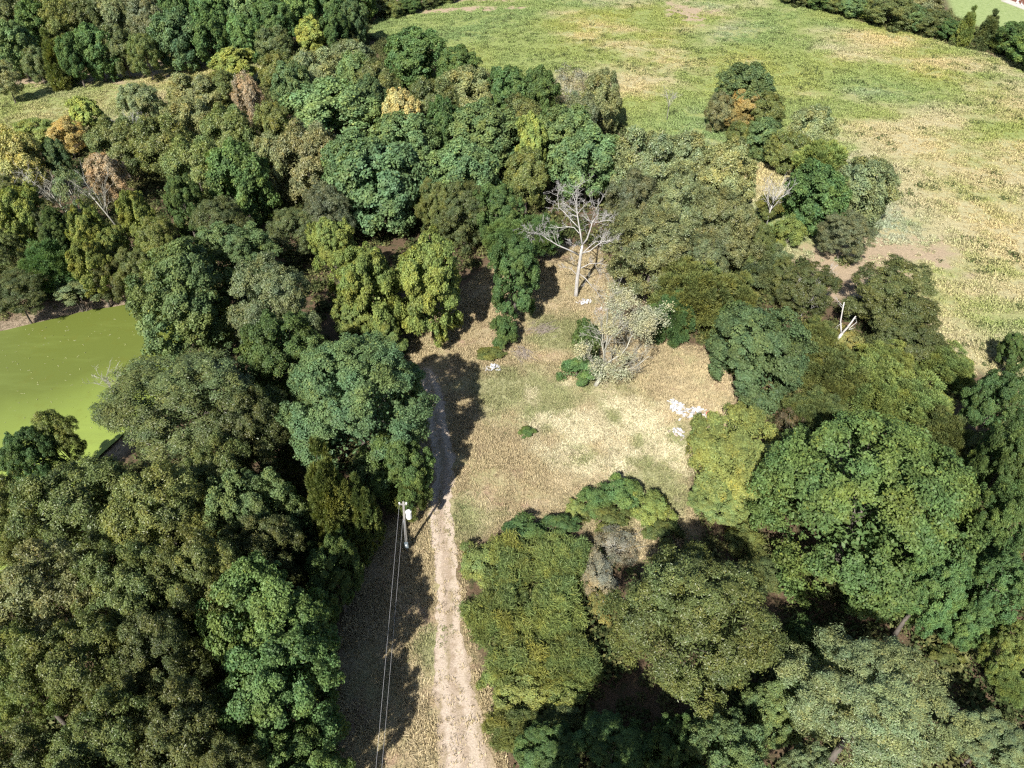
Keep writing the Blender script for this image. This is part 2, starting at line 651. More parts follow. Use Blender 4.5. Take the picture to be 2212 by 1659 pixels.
def pond_material():
    m, nt, b = new_mat('pond')
    tc = nd(nt, 'ShaderNodeTexCoord')
    v = tc.outputs['Object']
    n = noise(nt, 0.06, 4, 0.55, v)
    sep = nd(nt, 'ShaderNodeSeparateXYZ')
    nt.links.new(v, sep.inputs[0])
    c0 = G(240, 800)
    # olive grading to lime towards the near, eastern shore
    lime_ramp = mathn(nt, 'ADD', mathn(nt, 'MULTIPLY', sep.outputs[0], 0.030), mathn(nt, 'MULTIPLY', sep.outputs[1], -0.042))
    dv = 0.030 * c0[0] - 0.042 * c0[1]
    k = mathn(nt, 'ADD', lime_ramp, mathn(nt, 'MULTIPLY', n, 0.9))
    fac = rng_map(nt, k, dv + 0.20, dv + 0.95)
    c = mixc(nt, fac, (0.092, 0.113, 0.022), (0.19, 0.245, 0.05))
    mp2 = nd(nt, 'ShaderNodeMapping')
    mp2.inputs['Scale'].default_value = (0.25, 1.0, 1.0)
    mp2.inputs['Rotation'].default_value = (0, 0, math.radians(-22))
    nt.links.new(v, mp2.inputs[0])
    stk = noise(nt, 0.35, 4, 0.65, mp2.outputs[0])
    c = mixc(nt, rng_map(nt, stk, 0.5, 0.72, 0, 0.5), c, (0.13, 0.165, 0.04))
    n2 = noise(nt, 0.5, 5, 0.7, v)
    c = mixc(nt, rng_map(nt, n2, 0.55, 0.8, 0, 0.35), c, (0.10, 0.09, 0.011))
    nt.links.new(c, b.inputs['Base Color'])
    b.inputs['Roughness'].default_value = 0.5
    b.inputs['Specular IOR Level'].default_value = 0.25
    bp = nd(nt, 'ShaderNodeBump')
    bp.inputs['Strength'].default_value = 0.15
    bp.inputs['Distance'].default_value = 0.05
    nt.links.new(n2, bp.inputs['Height'])
    nt.links.new(bp.outputs[0], b.inputs['Normal'])
    return m


pond = sheet('pond_water', POND, 1.0, 0.0, pond_material(), 0.25, 8, flat=WATER_Z)
tag(pond, 'pond covered in lime green duckweed', kind='structure')

# ------------------------------------------------------------------ crowns
def unit(v):
    return v / (np.linalg.norm(v, axis=-1, keepdims=True) + 1e-9)


def rdir(rs, n):
    return unit(rs.normal(size=(n, 3)))


def leaf_quads(rs, P, N, L, Wd, along=None, fold=0.18):
    """pointed leaf quads at P facing N; along: preferred direction of the leaf's length"""
    n = len(P)
    N = unit(N)
    if along is None:
        T = np.cross(N, rdir(rs, n))
    else:
        T = along - N * np.sum(along * N, 1, keepdims=True)
    T = unit(T)
    B = np.cross(N, T)
    L = (L * rs.uniform(0.65, 1.3, n))[:, None]
    Wd = (Wd * rs.uniform(0.7, 1.25, n))[:, None]
    V = np.empty((n, 4, 3))
    V[:, 0] = P - T * L * 0.5
    V[:, 1] = P + B * Wd * 0.5 + N * Wd * fold
    V[:, 2] = P + T * L * 0.5 - N * L * 0.10
    V[:, 3] = P - B * Wd * 0.5 + N * Wd * fold
    return V


STYLE = {
    # boughs, puffs per bough, leaves per puff, leaf length, width, puff radius, form, extras
    'oak':    dict(nb=36, npf=19, nl=112, L=.235, W=.155, rp=.090, form='round', mat='leaf', scat=.10, gap=.08),
    'giant':  dict(nb=62, npf=24, nl=84, L=.25, W=.165, rp=.066, form='round', mat='leaf', scat=.05, gap=.10),
    'giant_olive': dict(nb=52, npf=22, nl=105, L=.25, W=.095, rp=.075, form='loose', mat='gloss', scat=.25, gap=.10),
    'olive':  dict(nb=44, npf=17, nl=112, L=.25, W=.095, rp=.088, form='loose', mat='gloss', scat=.28, gap=.12),
    'gum':    dict(nb=38, npf=15, nl=125, L=.21, W=.155, rp=.098, form='loose', mat='leaf', scat=.15, gap=.12),
    'cedar':  dict(nb=60, npf=10, nl=100, L=.34, W=.065, rp=.085, form='cone', mat='leaf', scat=.2, gap=.02, spray=True),
    'feather': dict(nb=40, npf=13, nl=115, L=.34, W=.075, rp=.105, form='loose', mat='leaf', scat=.45, gap=.08, spray=True),
    'shrub':  dict(nb=20, npf=10, nl=95, L=.15, W=.095, rp=.135, form='dome', mat='leaf', scat=.45, gap=.18),
    'blade':  dict(nb=26, npf=9, nl=62, L=.52, W=.07, rp=.17, form='dome', mat='leaf', scat=.35, gap=.05, spray=True),
    'thin':   dict(nb=30, npf=8, nl=40, L=.18, W=.07, rp=.12, form='round', mat='leaf', scat=.5, gap=.3),
}
R0 = {'oak': 6.0, 'giant': 9.0, 'giant_olive': 8.0, 'olive': 6.0, 'gum': 4.5, 'cedar': 3.5, 'feather': 4.5, 'shrub': 2.0, 'blade': 2.8, 'thin': 3.0}


def crown_variant(style, seed, lod):
    st = STYLE[style]
    rs = np.random.RandomState(seed)
    r0 = R0[style]
    nb, npf, nl, L, Wd, rp = st['nb'], st['npf'], st['nl'], st['L'], st['W'], st['rp']
    if lod == 1:
        nl, L, Wd, rp = int(nl * 0.50), L * 1.5, Wd * 1.65, rp * 1.25
    form = st['form']
    # bough centres and radii in unit space
    if form == 'cone':
        t = 1 - np.sqrt(rs.uniform(0.0, 1.0, nb))
        t = np.sort(t)
        t[-2:] = (0.90, 0.97)
        a = np.arange(nb) * 2.399963 + rs.uniform(-.4, .4, nb)
        rr = np.power(1 - t, 0.6 if style == 'gum' else 0.8) * rs.uniform(0.45, 0.8, nb)
        bc = np.stack([rr * np.cos(a), rr * np.sin(a), -0.92 + 1.86 * t], 1)
        br = (0.30 - 0.17 * t) * rs.uniform(0.8, 1.25, nb)
    else:
        k = np.arange(nb) + 0.5
        zlo = {'round': -0.75, 'loose': -0.72, 'dome': -0.15}[form]
        z = zlo + (1 - zlo) * k / nb
        a = k * 2.399963 + rs.uniform(-.5, .5, nb)
        q = np.sqrt(np.clip(1 - z * z, 0, 1))
        d = np.stack([q * np.cos(a), q * np.sin(a), z], 1)
        d = unit(d + rs.normal(size=d.shape) * 0.10)
        bc = d * rs.uniform(0.54, 0.80, nb)[:, None]
        bc[:, 2] = np.where(bc[:, 2] < 0, bc[:, 2] * 1.45, bc[:, 2])
        br = rs.uniform(0.18, 0.33, nb)
        if style == 'giant':
            bc = d * rs.uniform(0.66, 0.80, nb)[:, None]
            bc[:, 2] = np.where(bc[:, 2] < 0, bc[:, 2] * 1.3, bc[:, 2])
            br = rs.uniform(0.15, 0.25, nb)
        if form == 'loose':
            bc *= rs.uniform(0.85, 1.15, nb)[:, None]
            br *= 0.92
        if form == 'dome':
            bc[:, 2] = bc[:, 2] * 1.25 - 0.25
            bc *= rs.uniform(0.7, 1.2, nb)[:, None]
    boughs = bc.copy()
    # puffs on the outer side of every bough
    bi = np.repeat(np.arange(nb), npf)
    out = unit(bc[bi] * np.array([1, 1, 0.9]) + np.array([0, 0, 0.12]))
    pd = unit(rdir(rs, len(bi)) + out * 0.75)
    pc = bc[bi] + pd * (br[bi] * rs.uniform(0.5, 1.05, len(bi)))[:, None]
    pr = rp * rs.uniform(0.65, 1.35, len(bi))
    keep = rs.uniform(size=len(bi)) > st['gap'] * (0.4 if lod else 1)
    bi, pc, pr, pd = bi[keep], pc[keep], pr[keep], pd[keep]
    # leaves on every puff
    cnt = np.maximum(6, (nl * (pr / rp) ** 1.7 * rs.uniform(0.7, 1.2, len(pr))).astype(int))
    li = np.repeat(np.arange(len(pc)), cnt)
    n = len(li)
    lo = unit(pc[li])
    ld = unit(rdir(rs, n) + lo * 0.35 + np.array([0, 0, 0.45]))
    rad = pr[li] * np.power(rs.uniform(0.25, 1.0, n), 0.45)
    rad *= 1 + st['scat'] * np.maximum(rs.normal(size=n), 0) * 0.9
    P = (pc[li] + ld * rad[:, None] * np.array([1, 1, 0.8])) * r0
    N = ld * 0.55 + lo * 0.42 + np.array([0, 0, 0.3]) + rs.normal(size=(n, 3)) * 0.5
    along = None
    if st.get('spray'):
        along = unit(ld + lo * 0.5 + np.array([0, 0, 0.35]) + rs.normal(size=(n, 3)) * (1.3 if style == 'blade' else 0.35))
        N = np.cross(along, rdir(rs, n))
        N *= np.where(N[:, 2] < 0, -1, 1)[:, None]
    V = leaf_quads(rs, P, N, L, Wd, along)
    # inner leaves that make the crown opaque
    m = int(n * 0.035)
    j = rs.randint(0, len(bc), m)
    Pi = (bc[j] * rs.uniform(0.35, 0.8, m)[:, None] + rs.normal(size=(m, 3)) * 0.08) * r0
    Vi = leaf_quads(rs, Pi, rdir(rs, m) + np.array([0, 0, 0.6]), L * 1.9, Wd * 1.9)
    if style == 'thin':
        Vi, m = Vi[:0], 0
    bt, pt = rs.uniform(-.16, .16, nb), rs.uniform(-.14, .14, len(pc))
    big = 1.3 if form == 'dome' else 1.0
    ba = np.maximum(rs.normal(0.0, 0.16 * big, nb), 0)
    pa = np.maximum(rs.normal(0.0, 0.16 * big, len(pc)), 0)
    tint = np.clip(0.5 + bt[bi[li]] + pt[li] + rs.normal(size=n) * 0.19, 0, 1)
    age = np.clip(ba[bi[li]] + pa[li] + np.where(rs.uniform(size=n) < 0.05, rs.uniform(0.3, 1, n), 0), 0, 1)
    V = np.concatenate([V, Vi])
    tint = np.concatenate([tint, np.full(m, .5)])
    age = np.concatenate([age, np.zeros(m)])
    me = quads_mesh('crown_' + style, V, M_GLOSS if st['mat'] == 'gloss' else M_LEAF, (('tint', tint), ('age', age)))
    return me, boughs


NVAR = {('oak', 0): 3, ('oak', 1): 2, ('olive', 0): 3, ('olive', 1): 2, ('gum', 0): 2, ('gum', 1): 1, ('cedar', 0): 1, ('cedar', 1): 1,
        ('giant', 0): 1, ('giant_olive', 0): 1, ('feather', 0): 2, ('feather', 1): 1, ('shrub', 0): 3, ('blade', 0): 2, ('thin', 0): 2, ('thin', 1): 1}
LIB, NEXT = {}, {}


def variant(style, lod):
    if (style, lod) not in NVAR:
        lod = 0
    k = NEXT.get((style, lod), 0)
    NEXT[(style, lod)] = k + 1
    i = k % NVAR[(style, lod)]
    key = (style, lod, i)
    if key not in LIB:
        LIB[key] = crown_variant(style, 100 + 37 * i + 11 * lod + sum(map(ord, style)), lod)
    return LIB[key], k


PAL = {'dk': (.068, .114, .040), 'gn': (.088, .148, .052), 'tl': (.100, .154, .066), 'bt': (.078, .124, .057), 'ol': (.104, .130, .044),
       'do': (.086, .108, .042), 'go': (.150, .176, .084), 'gb': (.116, .132, .070), 'yg': (.180, .216, .060), 'ly': (.142, .182, .056), 'py': (.33, .32, .16),
       'ye': (.23, .23, .085), 'br': (.15, .125, .075), 'pk': (.28, .22, .145), 'or': (.215, .185, .075), 'pg': (.146, .184, .090), 'cd': (.126, .162, .052),
       'pc': (.36, .355, .24), 'gy': (.20, .19, .14), 'yl': (.180, .226, .078)}
TREES = []


def solve(px, py, w, h, Ht, flatten=1.5):
    rz = Ht * 0.4
    for _ in range(6):
        zc = max(Ht - rz, rz * 0.6)
        p = G(px, py, zc)
        d = ray(px, py)
        depth = p[1] * CP + (CAM_H - zc) * SP
        s = depth / FPX / K
        rx, hh = w / 2 * s, h / 2 * s
        el = math.atan2(-d[2], math.hypot(d[0], d[1]))
        se, ce = math.sin(el), math.cos(el)
        rz = math.sqrt(max(hh * hh - (rx * se) ** 2, 0)) / ce
        rz = min(max(rz, 0.55 * rx), flatten * rx, Ht * 0.5)
        ry = math.sqrt(max(hh * hh - (rz * ce) ** 2, 0)) / se
        ry = min(max(ry, 0.72 * rx), 1.45 * rx)
    g = hz(p[0], p[1])
    return p, depth, rx, ry, rz, zc, g


def trunk_mesh(rs, boughs, S, zc, rx, base_r, lean):
    mb = MB()
    n = 6
    top = zc
    boughs = boughs[boughs[:, 2] > -0.1 * abs(boughs[:, 2]).max()]
    pts, rad = [], []
    for i in range(n):
        t = i / (n - 1)
        pts.append((lean[0] * t * t + rs.normal() * 0.08 * t, lean[1] * t * t + rs.normal() * 0.08 * t, -0.3 + (top + 0.3) * t))
        rad.append(base_r * (1.25 if i == 0 else 1.0) * (1 - 0.72 * t))
    mb.tube(pts, rad, 7)
    idx = rs.permutation(len(boughs))[:9]
    for i in idx:
        e = boughs[i] * S * 0.92 + np.array([0, 0, zc])
        t = rs.uniform(0.4, 0.85)
        k = t * (n - 1)
        a = np.array(pts[int(k)]) + (np.array(pts[min(int(k) + 1, n - 1)]) - np.array(pts[int(k)])) * (k - int(k))
        if e[2] < a[2]:
            a = a * np.array([1, 1, 0.75])
        m1 = a + (e - a) * 0.45 + np.array([0, 0, 0.06 * np.linalg.norm(e - a)]) + rs.normal(size=3) * 0.15
        r = base_r * (1 - 0.72 * t) * 0.45
        mb.tube([a, m1, e], [r, r * 0.65, r * 0.18], 5, cap=False)
    return mb


def put_tree(px, py, w, h, Ht, style, col, label, group, cat='tree', name=None, jit=0.14, tall=True):
    if Ht >= 9 and tall:
        Ht *= 1.17
    p, depth, rx, ry, rz, zc, g = solve(px, py, w, h, Ht)
    low = style in ('shrub', 'blade')
    if not low and style not in ('thin', 'giant', 'giant_olive') and Ht >= 8:
        r2 = min((Ht - 0.8) / (2.02 if style == 'cedar' else 2.3), 1.7 * max(rx, ry))
        if r2 > rz:
            rz = r2
            zc = Ht - rz
    lod = 0 if depth < 112 or low else 1
    (me, boughs), k = variant(style, lod)
    rs = np.random.RandomState(int(px * 7 + py * 13) % 100000)
    names = {'oak': 'broadleaf_tree', 'olive': 'oak_tree', 'gum': 'slender_tree', 'cedar': 'cedar_tree', 'feather': 'feathery_tree',
             'shrub': 'shrub', 'blade': 'thicket_shrub', 'thin': 'sparse_tree', 'giant': 'broadleaf_tree', 'giant_olive': 'oak_tree'}
    root = empty(name or names[style], (p[0], p[1], g))
    tag(root, label, cat, group)
    zc_l = zc - g
    cr = bpy.data.objects.new('crown', me)
    COL.objects.link(cr)
    cr.parent = root
    cr.location = (0, 0, zc_l)
    r0 = R0[style]
    grow = 1.04
    rot = rs.randint(4) * math.pi / 2 + rs.uniform(-0.25, 0.25) if abs(ry / rx - 1) < 0.25 else rs.randint(2) * math.pi + rs.uniform(-0.15, 0.15)
    sx, sy = (rx, ry) if abs(math.sin(rot)) < 0.7 else (ry, rx)
    cr.scale = (sx / r0 * grow * (1 if rs.randint(2) else -1), sy / r0 * grow, rz / r0 * grow)
    cr.rotation_euler = (0, 0, rot)
    c = PAL[col]
    v = rs.uniform(1 - jit, 1 + jit) * ((1.28 if lod else 1.0) if style == 'olive' else (1.2 if lod else 1.0))
    hsh = rs.uniform(-0.07, 0.07)
    cr.color = (c[0] * v * (1 + hsh), c[1] * v, c[2] * v * (1 - hsh), 1)
    # trunk with limbs, in the tree's own space
    cs, sn = math.cos(rot), math.sin(rot)
    sc = np.array(cr.scale) * r0
    bw = boughs * sc
    bw = np.stack([bw[:, 0] * cs - bw[:, 1] * sn, bw[:, 0] * sn + bw[:, 1] * cs, bw[:, 2]], 1)
    if low:
        mb = MB()
        for i in rs.permutation(len(boughs))[:7]:
            e = bw[i] * 0.9 + np.array([0, 0, zc_l])
            e[2] = max(e[2], 0.3)
            a = np.array([rs.normal() * 0.15, rs.normal() * 0.15, -0.1])
            mb.tube([a, (a + e) / 2 + rs.normal(size=3) * 0.1, e], [0.06, 0.04, 0.012], 5, cap=False)
        mb.build('stem_cluster', M_BARK, root)
    else:
        base_r = max(0.12, 0.023 * Ht * (0.6 + 0.07 * rx))
        mb = trunk_mesh(rs, bw, np.array([1, 1, 1.0]), zc_l, rx, base_r, (0, 0))
        mb.build('trunk', M_LICHEN if style == 'thin' else M_BARK, root, smooth=True)
    TREES.append((p[0], p[1], rx))
    return root


# ------------------------------------------------------------------ the trees: pixel of the crown's middle, its width and height there, tree height in metres
T_LEFT = """
400 645 225 270 13 oak tl | big blue-green tree leaning over the right end of the pond
585 640 190 170 13 olive go | pale olive tree right of the blue-green tree at the pond's end
605 745 190 175 13 oak dk | dark green tree in front of the pale olive one, left of the clearing
690 800 150 140 12 oak tl | blue-green crown tucked behind the big dark oak beside the track
770 875 330 320 15.5 giant tl | big dark green tree whose round shadow falls on the track
850 990 150 150 10 oak dk | lower dark crown at the foot of the big tree beside the track
410 870 360 250 13 giant_olive do | broad dark olive tree standing at the pond's near shore
545 935 170 190 12 olive do | dark crown shaded behind the broad olive tree at the near pond shore
700 1035 140 215 14 cedar cd | tall pale olive cedar behind the utility pole
775 1075 90 150 10 cedar cd | darker cedar between the tall pale cedar and the pole
880 1060 90 110 7 feather cd | small olive bush right behind the top of the utility pole
120 935 90 110 9 olive ly | small yellowish tree rising in front of the duckweed
45 960 120 95 9 oak dk | dark green rounded tree at the picture's left edge below the pond
170 1075 260 220 13 olive ol | olive oak below the small yellowish tree on the near pond bank
20 1130 170 230 12 olive ol | olive oak cut by the left picture edge below the pond
340 1090 240 220 14 olive ol | olive oak between the pond bank oak and the teal round crown
450 1010 180 150 12 olive ol | olive oak touching the broad dark olive tree by the pond
530 1065 200 160 12 oak tl | teal round crown among the olive oaks left of the cedar
560 1150 170 120 11 olive do | dark olive oak under the teal round crown
90 1270 260 220 13 olive go | greyish olive oak at the left edge halfway down the foreground wood
270 1260 220 200 14 olive ol | olive oak with rusty tufts in the middle of the foreground wood
420 1220 200 190 14 olive ol | olive oak behind the bright green foreground tree
560 1300 280 250 14 oak gn | tall bright green foreground tree, its upper crown above the shaded lane
610 1500 275 300 13 oak gn | bright green foreground tree nearest the shaded lane
330 1400 200 200 13 olive do | dark olive oak left of the bright green foreground tree
170 1420 230 230 14 olive ol | olive oak in the lower left with a patch of pinkish dead leaves nearby
30 1450 180 220 13 olive ly | yellowish olive oak at the lower left picture edge
380 1560 240 220 13 olive do | dark olive oak at the bottom beside the bright green tree
200 1590 260 200 13 olive ol | olive oak on the bottom picture edge, second from the corner
40 1620 200 150 11 olive do | shaded olive oak in the bottom left corner
490 1640 170 130 12 olive do | dark olive oak on the bottom edge under the bright green tree
630 1640 210 180 10 oak gn | green crown on the bottom edge beside the shaded lane
720 1230 120 170 9 oak dk | shaded dark tree between the cedar and the lane
640 1160 120 120 8 oak dk | small shaded tree under the teal crown by the cedar
720 1130 120 100 6 oak bt | low shaded tree at the foot of the cedar
"""
T_POND = """
30 630 130 90 7 olive do | dark bush on the far pond bank at the left edge
108 580 100 120 9 feather gn | bright green willowy tree on the far pond bank
195 570 75 150 10 gum yg | yellow-green slender tree on the far pond bank
160 632 80 56 4 shrub pg | pale green bush at the water's edge on the far bank
250 592 90 120 7 olive do | brownish olive bush on the far bank near the pond's end
300 590 90 110 9 olive ol | olive tree at the pond's far right end
45 470 90 150 12 gum yg | yellow-green tree at the left edge above the pond
10 550 90 110 9 olive ol | olive tree at the left edge just above the pond bank
125 500 70 110 10 oak dk | dark green tree between two yellow-green ones above the pond
185 490 70 140 12 gum yg | bright yellow-green tree above the willowy green one
240 540 70 110 9 gum ly | light green narrow tree left of the blue-green pond tree
290 455 65 150 12 gum yg | yellow-green tree standing right of the grey bare one
340 520 90 110 10 olive ly | loose yellowish tree behind the blue-green pond tree
40 350 110 140 13 olive ye | yellow tree at the left edge below the weedy strip
20 420 80 80 11 olive ol | olive tree under the yellow one at the left edge
118 330 50 65 10 oak bt | small blue-green tree right of the yellow tree
150 410 60 120 11 thin pg | pale sparse tree leaning between the yellow and olive trees
220 355 80 65 11 olive pk | brownish fading crown above the grey bare tree
185 245 65 65 8 gum yg | bright yellow-green small tree at the weedy strip's edge
140 285 80 60 8 olive or | orange-brown fading bush below the weedy strip
75 285 100 60 6 olive ly | yellow-green scrub below the weedy strip at the left
250 300 120 90 12 olive do | dark olive crown left of the small bleached tree
95 480 60 70 9 olive do | dark gap-filling bush between the yellow-green trees
"""
T_MID = """
500 135 95 60 9 gum yg | yellow-green round tree where the weedy strip ends
300 215 90 80 11 olive go | grey-olive crown just behind the small bleached tree
425 200 120 90 12 olive go | grey-olive tree on the edge of the weedy strip
480 195 90 90 12 olive ol | olive tree left of the pinkish brown one
537 208 66 90 13 olive pk | pinkish brown dead-leaved tree among the greens
600 150 80 80 12 olive ol | olive tree behind the pinkish brown one
680 140 110 75 13 olive go | grey-olive crown right of the far yellowish tree
760 112 100 65 13 olive go | grey-olive crown at the corner where wood meets field
350 300 120 110 13 olive ol | olive tree below the grey-olive field-edge tree
405 255 110 90 13 olive go | grey-olive crown in the second row behind the weedy strip
490 275 110 90 13 olive ol | olive crown below the pinkish brown tree
590 270 80 110 13 olive ol | olive crown between pinkish brown and dark teal trees
635 195 85 125 14 oak bt | dark blue-green tree beside the wide blue-green dome
715 245 200 150 14 oak tl | wide blue-green dome in the middle of the wood
770 150 90 80 14 oak tl | blue-green crown behind the wide blue-green dome
420 360 130 120 13 olive ol | olive-green tree left of the tall leaf-green one
395 430 80 110 12 oak dk | dark green crown above the pond trees
520 395 130 180 14 oak gn | tall leaf-green tree left of the grey-brown crown
580 330 90 90 13 olive go | grey-olive crown above the grey-brown one
665 350 150 160 14 olive gb | big grey-brown crown left of the dark green giant
700 440 110 90 12 olive gb | lower grey-brown crown beside the dark green giant
470 460 120 80 10 olive do | dark olive crown above the blue-green pond tree
500 525 170 90 12 oak tl | blue-green crown right behind the leaning pond tree
635 495 120 100 9 olive do | dark olive low tree behind the yellow-green pair
820 400 205 210 15 oak bt | dark green giant in the middle of the wood
760 330 130 100 14 oak tl | blue-green crown on the upper left of the dark green giant
865 305 150 130 14 oak tl | blue-green crown above the dark green giant
800 215 70 110 13 oak bt | dark teal narrow crown left of the pale yellow tree
810 172 90 90 13 olive do | dark olive crown above the pale yellow tree
865 228 82 78 13 oak py | pale yellow tree in the middle of the wood
935 215 110 100 13 olive do | dark olive tree right of the pale yellow one
900 125 135 125 14 oak dk | dark green tree on the wood's field edge, left of its neighbour
990 140 95 80 12 oak dk | dark green crown on the field edge behind the grey-olive tree
1005 190 130 95 13 olive go | grey-olive crown on the field edge in front of the dark one
955 265 75 130 14 oak dk | dark green narrow crown between two blue-green domes
1045 290 165 140 14 oak tl | blue-green dome left of the narrow yellow-green crown
1000 365 150 130 14 oak tl | lower blue-green dome above the olive-brown tree
1097 200 95 115 13 oak dk | dark green field-edge tree, the left of a close pair
1165 193 85 95 13 oak dk | dark green field-edge tree, the right of a close pair
1130 245 110 75 12 olive do | dark olive crown in front of the dark green pair
1232 190 85 85 10 thin gy | pale dry tree on the field edge
1300 215 85 140 13 olive go | tall grey-olive tree at the wood's right-hand field corner
1255 240 80 75 12 olive gb | grey-brown crown below the pale dry tree
1150 297 66 95 14 gum yg | narrow yellow-green crown high in the wood
1137 380 95 120 12 olive ol | olive tree under the narrow yellow-green crown
1220 278 150 110 14 oak tl | blue-green crown right of the narrow yellow-green one
1270 345 150 140 14 oak tl | blue-green dome behind the bare dead tree
1070 430 110 90 12 oak dk | dark green crown left of the bare dead tree
1000 465 115 150 11 olive do | olive-brown tree behind the yellow-green ones
1100 510 100 80 9 feather gn | bright green bushy crown behind the narrow green tree
1170 510 90 90 8 feather gn | green spreading tree just left of the bare dead trunk
940 440 80 100 11 olive ol | olive-brown crown right of the dark green giant
"""
T_BELOW = """
1230 1830 260 260 15 olive do | dark tree just below the bottom picture edge, its shade darkens the bushes above
1430 1850 240 240 15 oak dk | dark tree below the bottom picture edge under the broad olive-green tree
60 1800 260 240 14 olive do | dark tree below the bottom left corner
"""
T_CENTRE = """
717 525 95 120 12 gum yg | yellow-green tree, leftmost of those beside the clearing
800 625 130 230 12 gum yg | yellow-green tree, middle of those beside the clearing
928 615 150 290 13 gum yg | tall yellow-green tree nearest the clearing
835 730 90 100 7 gum ly | low yellow-green crown under the middle yellow-green tree
770 690 100 110 8 gum ly | low light green crown left of the yellow-green trees' feet
1112 590 115 200 11 oak gn | narrow dark green tree standing alone in the clearing's top left
1090 712 66 80 4 shrub dk | dark ivy-like bush at the foot of the narrow green tree
1060 765 66 34 1.4 shrub ol | low olive bush left of the twiggy pile
1256 798 84 72 3.2 shrub gn | dark green bush at the half-bare tree's left foot
1266 732 66 85 5 shrub dk | dark bush behind the half-bare pale tree
1140 933 36 28 0.9 shrub gn | small green weed bush in the middle of the clearing
1410 545 195 190 12 olive go | round grey-olive tree right of the bare dead tree
"""
T_RIGHT = """
1400 325 150 110 13 olive go | grey-olive crown, upper left of the big grey-olive stand
1490 335 130 110 12 olive go | grey-olive crown at the back of the big grey-olive stand
1570 365 130 120 12 olive go | grey-olive crown on the right rim of the big grey-olive stand
1370 420 120 110 12 olive gb | grey-brown crown behind the bare dead tree's right limbs
1470 430 150 130 13 olive go | grey-olive crown in the middle of the big grey-olive stand
1570 480 160 140 13 olive go | grey-olive crown in front right of the big grey-olive stand
1520 545 110 90 10 olive go | lower grey-olive crown behind the feathery green tree
1630 520 90 90 9 olive ol | olive crown between the grey-olive stand and the bare pale sapling
1500 640 165 165 9 feather ol | feathery light green tree right of the half-bare one
1450 690 100 110 7 feather gn | feathery green crown at the clearing's right side
1640 575 130 110 7 feather pg | pale green feathery tree above the dark round one
1580 650 100 120 7 feather ol | olive feathery tree between the light green and dark round ones
1635 760 215 225 9 oak bt | dark blue-green round tree at the clearing's right rim
1590 690 90 90 8 oak dk | dark green crown on top of the round blue-green tree
1608 180 120 90 10 oak bt | dark blue-green tree at the tip of the row in the field
1555 240 55 110 8 olive gb | grey narrow tree on the left flank of the field row
1612 220 66 56 8 olive or | orange-leaved crown in the field row
1655 235 80 75 8 olive ol | olive crown right of the orange one in the field row
1590 262 56 44 5 shrub or | low orange bush in the field row
1650 300 85 90 8 oak tl | teal green tree in the middle of the field row
1600 300 60 70 6 olive ol | olive bush left of the teal tree in the field row
1752 283 105 110 9 olive go | grey-olive tree on the right flank of the field row
1700 325 90 90 8 olive ol | olive tree right of the teal one in the field row
1775 345 110 80 9 feather ly | yellow-green feathery crown topping the field row's broad end
1760 425 125 150 9 oak dk | dark green tree at the broad end of the field row
1862 410 125 180 10 olive go | grey-olive tree, rightmost of the field row
1830 500 120 90 8 olive gb | grey-brown tree at the lower end of the field row
1705 500 75 70 5 shrub ly | yellow-green bush right of the bare pale sapling
1660 450 60 60 5 shrub ol | olive bush at the bare pale sapling's foot
1745 620 120 110 8 olive do | dark olive tree with dead limbs beside the forked snag
1690 600 80 90 7 olive ol | olive tree left of the dead limbs
1925 640 190 150 9 olive do | dark olive tree in the field right of the forked snag
1960 725 150 120 7 olive do | lower dark olive tree under its bigger neighbour in the field
1828 735 62 60 3.5 shrub ye | orange-yellow bush at the forked snag's foot
1925 765 60 40 3 shrub or | small orange bush below the dark olive field tree
1760 730 90 90 5 feather ol | olive scrub left of the forked snag's foot
1800 810 140 140 6 feather ol | olive thicket right of the dark round tree
1890 840 140 150 6 feather ly | yellowish thicket behind the giant round tree, left one
1975 880 150 150 6 feather ly | yellowish thicket behind the giant round tree, right one
1760 890 120 100 5 feather ol | olive thicket above the dark gap left of the giant round tree
1910 780 120 90 5 feather ly | light thicket between orange bush and yellowish thickets
2030 960 130 150 7 feather ol | olive thicket touching the giant round tree's upper right
2040 790 110 110 4 feather ly | pale weedy thicket on the field edge at the right
1592 985 215 240 8 oak yl | light yellow-green tree at the clearing's lower right
1555 1080 130 100 5 oak yl | yellow-green lower crown under the light tree's left side
1703 925 60 110 5 thin br | brown thin bush between light tree and dark gap
1865 1095 440 450 15 giant gn | giant round green tree dominating the right side
2025 1240 140 140 11 oak gn | green crown at the giant round tree's lower right
2150 870 120 160 10 oak dk | dark green tree at the right edge above its olive neighbour
2185 980 110 170 12 oak dk | dark green tree at the right edge, level with the giant's top
2110 990 90 120 8 olive ol | olive crown between the giant tree and the right edge
2170 1110 110 180 12 oak dk | dark green tree at the right edge, level with the giant's middle
2170 1260 120 150 11 oak gn | green tree at the right edge below the giant's middle
2100 1200 110 120 9 oak dk | dark crown squeezed against the giant tree's right side
2120 1330 110 110 8 oak gn | light green crown above the brown slope at the right
2190 1390 80 110 8 oak ly | yellowish green tree at the right edge above the brown slope
2185 1480 80 70 3 feather ly | yellow-green scrub on the brown slope at the right edge
2040 1420 70 50 1.8 shrub ol | olive bush in the shaded gully below the giant tree
2190 760 60 90 6 oak dk | dark narrow tree on the field's edge at the right picture border
"""  # last row: dark tree added in place of a shadow cast from outside
